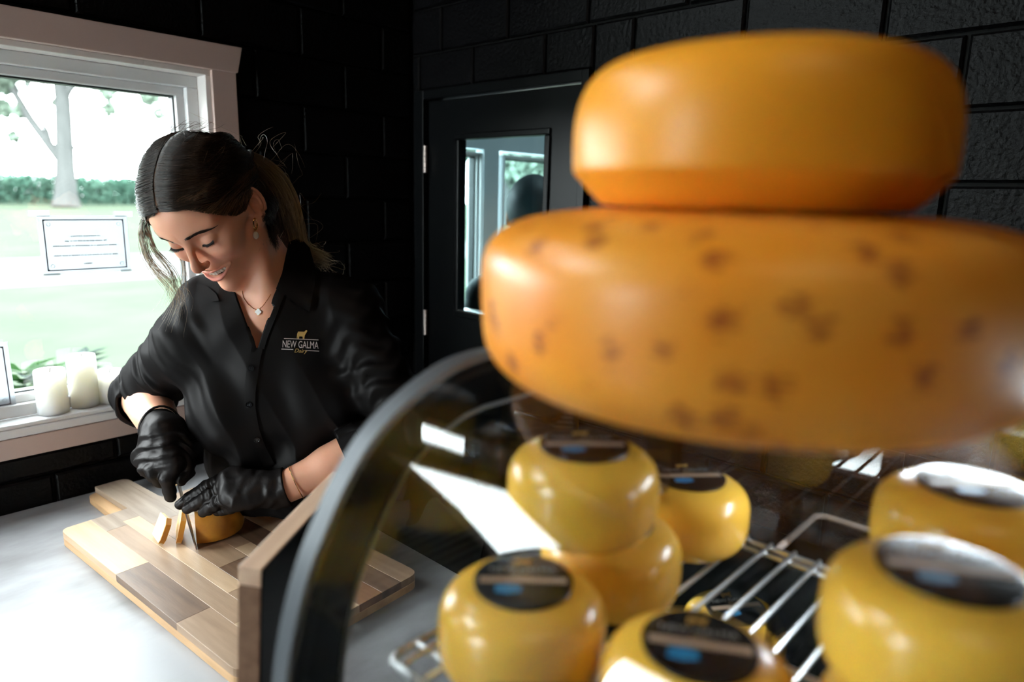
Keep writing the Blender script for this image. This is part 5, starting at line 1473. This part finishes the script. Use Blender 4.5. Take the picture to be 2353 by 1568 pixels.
under(person, MB().tube(ring_pts(h2w(TIE*.985), (pt[1]-pt[0]), .0165), .0035, 8, True).build('hair_tie', mat('black_hair_tie', (.01, .01, .01), .7, bump=.2), None, True))
# loose locks framing the face and flyaways
o_, c_ = [], []
a, b = bundle([lp(-.020, .086, .086), A(330, 505, 1.10), A(326, 545, 1.08), A(338, 590, 1.075), A(362, 625, 1.075), A(392, 655, 1.08), A(410, 690, 1.085), A(392, 742, 1.10)], 70, .0022, .0060, 22, MIDB*1.2, BLD*1.1, .8, .003, .012); o_ += a; c_ += b
a, b = bundle([lp(-.010, .088, .088), A(338, 515, 1.085), A(352, 570, 1.065), A(388, 615, 1.06), A(402, 650, 1.07), A(400, 690, 1.085), A(380, 735, 1.10)], 45, .0015, .0040, 22, MIDB*1.2, BLD, .8, .002, .012); o_ += a; c_ += b
a, b = bundle([lp(-.040, .070, .070), A(415, 590, 1.13), A(428, 640, 1.13), A(420, 680, 1.13), A(400, 700, 1.13)], 14, .001, .003, 22, MIDB*1.2, BLD, .8, .002, .010); o_ += a; c_ += b
a, b = bundle([lp(.070, -.012, -.020), A(600, 545, 1.165), A(610, 575, 1.16)], 14, .001, .003, 22, MIDB, BLD*.7, .8, .002, .006); o_ += a; c_ += b
a, b = bundle([lp(.070, -.036, .005), lp(.067, -.048, -.03), A(612, 508, 1.222), A(630, 552, 1.255)], 300, .010, .020, 22, DK, MIDB, 1.5, .002, .004); o_ += a; c_ += b
for i in range(46):                       # flyaways off the crown and tail
    j = rng.randint(0, 4); base_ = pt[j]+rng.normal(size=3)*.018; q = base_+rng.normal(size=3)*.03+np.array([0, 0, .01]); e = q+rng.normal(size=3)*.03-np.array([0, 0, .015])
    a, b = bundle([base_, (base_+q)/2+rng.normal(size=3)*.008, q, e], 1, .0005, .001, 22, MIDB*2, BLD, .6, .003, .004); o_ += a; c_ += b
hk = [hit(x_, y_, skin_tree) for x_, y_ in ((606, 498), (611, 516), (617, 536), (624, 556), (632, 572))]
a, b = bundle([q_[0]+q_[1]*.006 for q_ in hk if q_[0] is not None], 260, .006, .013, 22, DK, MIDB*.8, 1.5, .002, .003); o_ += a; c_ += b
for i in range(60):                       # short stray hairs over the crown
    th_ = rng.uniform(-1.2, 1.2); y_ = rng.uniform(-.09, .06); u0_ = np.array([math.sin(th_), y_*9, math.cos(th_)]); q0 = surf(u0_[None], np.array([[.004]]))[0]; u1_ = u0_+np.array([.25*math.sin(th_)+rng.normal()*.1, -.45, -.05]); q1 = surf(u1_[None], np.array([[rng.uniform(.007, .014)]]))[0]; u2_ = u1_+np.array([rng.normal()*.15, -.4, -.1]); q2 = surf(u2_[None], np.array([[rng.uniform(.006, .02)]]))[0]
    a, b = bundle([h2w(q0), h2w(q1), h2w(q2)], 1, .0003, .0006, 22, MIDB, MIDB*2.5, .8, .002, .003); o_ += a; c_ += b
for i in range(26):
    q = (A(742, 600, 1.365) if i % 2 else A(705, 580, 1.34))+rng.normal(size=3)*.010; e = q+CAM_RIGHT*rng.uniform(.005, .045)+CAM_UP*rng.uniform(-.045, .02)
    a, b = bundle([q, (q+e)/2+rng.normal(size=3)*.012, e], 1, .0004, .001, 22, BLD*.7, BLD*1.1, .6, .003, .004); o_ += a; c_ += b
strands('loose_hair', o_, np.r_[np.full(16, .00024), .00022, .0002, .00018, .00015, .0001, .00006], c_, HAIRM)

# ------------------------------------------------------------------ jewellery
lob = A(587, 504, 1.0); p_, n_ = hit(587, 503, skin_tree)
if p_ is None: p_ = h2w((.072, -.004, -.028)); n_ = CAM_RIGHT
er = empty('earring', tuple(p_)); under(person, er)
def epart(mb, name, m): 
    o = mb.build(name, m, None, True); o.parent = er; o.matrix_parent_inverse = (Matrix.Translation(Vector(p_))).inverted(); return o
c0 = p_-np.array([0, 0, .0085])-CAM_FWD*.002
epart(MB().tube([c0+(CAM_RIGHT*.12+CAM_FWD*.99)*math.cos(t)*.0062+np.array([0, 0, 1])*math.sin(t)*.0090 for t in np.linspace(0, 2*math.pi, 25)[:-1]], .0011, 8, True), 'hoop', GOLD)
c1 = c0-np.array([0, 0, .0105])
epart(MB().tube([c1+np.array([0, 0, .002])+CAM_RIGHT*math.cos(t)*.002+np.array([0, 0, 1])*math.sin(t)*.0025 for t in np.linspace(0, 2*math.pi, 13)[:-1]], .0006, 6, True), 'link', GOLD)
pr = [(0, -.0065)]+[(.0048*math.sin(t), -.0065*math.cos(t)) for t in np.linspace(.2, 2.9, 14)]+[(0, .0065)]
epart(MB().lathe(pr, 20, tuple(c1-np.array([0, 0, .0085]))), 'pearl', mat('pearl', (.72, .62, .60), .15, coat=.6, sub=.2, bump=.02))
nk = [(557, 668), (560, 684), (570, 699), (582, 709), (593, 713), (604, 704), (614, 690), (624, 674)]
pts = []
for i in range(len(nk)-1):
    for s in range(6):
        x = nk[i][0]+(nk[i+1][0]-nk[i][0])*s/6; y = nk[i][1]+(nk[i+1][1]-nk[i][1])*s/6; p, n = hit(x, y, skin_tree)
        if p is not None: pts.append(p+n*.0008)
necklace = empty('necklace', tuple(pts[0])); under(person, necklace)
o = MB().tube(pts, .00045, 6).build('chain', GOLD, None, True); o.parent = necklace; o.matrix_parent_inverse = Matrix.Translation(-Vector(pts[0]))
p, n = hit_smooth(594, 717, skin_tree); pq = Vector(n).to_track_quat('Z', 'Y').to_matrix()
mbp = MB(); mbg = MB()
for k in range(4):
    t = math.pi/4*0+k*math.pi/2
    for (mb_, r, z0, z1) in ((mbp, .0027, .0010, .0018), (mbg, .0033, .0004, .0014)):
        sub_ = MB().lathe([(0, z0), (r, z0), (r, z1), (0, z1)], 14, (.0030*math.cos(t), .0030*math.sin(t), 0))
        mb_.add([np.array(pq@Vector(q))+p for q in sub_.v], sub_.f)
for mb_, nm, m_ in ((mbp, 'clover_pendant', mat('mother_of_pearl', (.85, .82, .80), .2, coat=.5, bump=.02)), (mbg, 'pendant_setting', GOLD)):
    o = mb_.build(nm, m_, None, True); o.parent = necklace; o.matrix_parent_inverse = Matrix.Translation(-Vector(pts[0]))

# ------------------------------------------------------------------ a second figure in the room beyond the door, seen from behind
B0 = at(1224, 492, 2.08); BX = np.array([.707, -.707, 0]); BY = np.array([-.707, -.707, 0])       # her right-to-left axis and the way from the door
def blocal(p):
    q = p-np.array([B0[0], B0[1], B0[2]], np.float32); return np.stack([q@BX.astype(np.float32), q@BY.astype(np.float32), q[:, 2]], 1)
def d_back(p):
    q = blocal(p); m = q.copy(); m[:, 0] = np.abs(q[:, 0])
    d = ell(q, (0, 0, .01), (.072, .088, .098)); d = smin(d, ell(q, (0, -.035, -.045), (.052, .052, .062)), .03)
    d = smin(d, ell(m, (.073, -.005, -.012), (.008, .016, .028)), .006)
    d = smin(d, cap(q, (0, .005, -.07), (0, .012, -.16), .048, .052), .02)
    d = smin(d, chain(m, [(.02, .015, -.165), (.09, .012, -.195), (.150, .010, -.235)], [.045, .042, .045], .02), .03)
    d = smin(d, ell(q, (0, .01, -.33), (.145, .095, .15)), .05)
    d = smin(d, ell(q, (0, .01, -.52), (.12, .085, .16)), .05); d = smin(d, ell(q, (0, .01, -.70), (.145, .10, .13)), .05)
    d = smin(d, chain(m, [(.155, .01, -.25), (.185, .015, -.50), (.165, -.03, -.72)], [.045, .037, .026], .02), .012)
    L_ = B0[2]
    return smin(d, chain(m, [(.075, .01, -.74), (.08, .01, .45-L_), (.085, .015, .05-L_)], [.085, .058, .045]), .03)
def d_bhair(p):
    q = blocal(p); d = ell(q, (0, .008, .022), (.080, .094, .096)); d = smin(d, ell(q, (0, .075, .01), (.035, .030, .034)), .015)
    return np.maximum(np.maximum(d, -q[:, 2]-.055+q[:, 1]*-.4), -ell(q, (0, 0, .01), (.066, .080, .090)))
def bgrid(z0, st): return [axis_grid([(B0[i]-.20, B0[i]+.20, st)]) for i in range(2)]+[axis_grid([(z0, B0[2]+.14, st)])]
bp = empty('person', (B0[0], B0[1], 0)); tag(bp, 'dark-clothed figure seen from behind through the pane of the black door', 'person')
KP2, KF2 = mesh_sdf(d_back, *bgrid(-.01, .008), project=1)
skin2 = KP2[:, 2] > B0[2]-.15
np_mesh('body', KP2, KF2, attr_mat('dim_clothes', .7, spec=.2), bp, np.where(skin2[:, None], np.array([.30, .16, .11]), np.array([.03, .042, .046])))
KP3, KF3 = mesh_sdf(d_bhair, *bgrid(B0[2]-.13, .005), project=1)
np_mesh('hair', KP3, KF3, attr_mat('dim_hair', .6, spec=.3), bp, np.tile(np.array([.022, .03, .032]), (len(KP3), 1)))
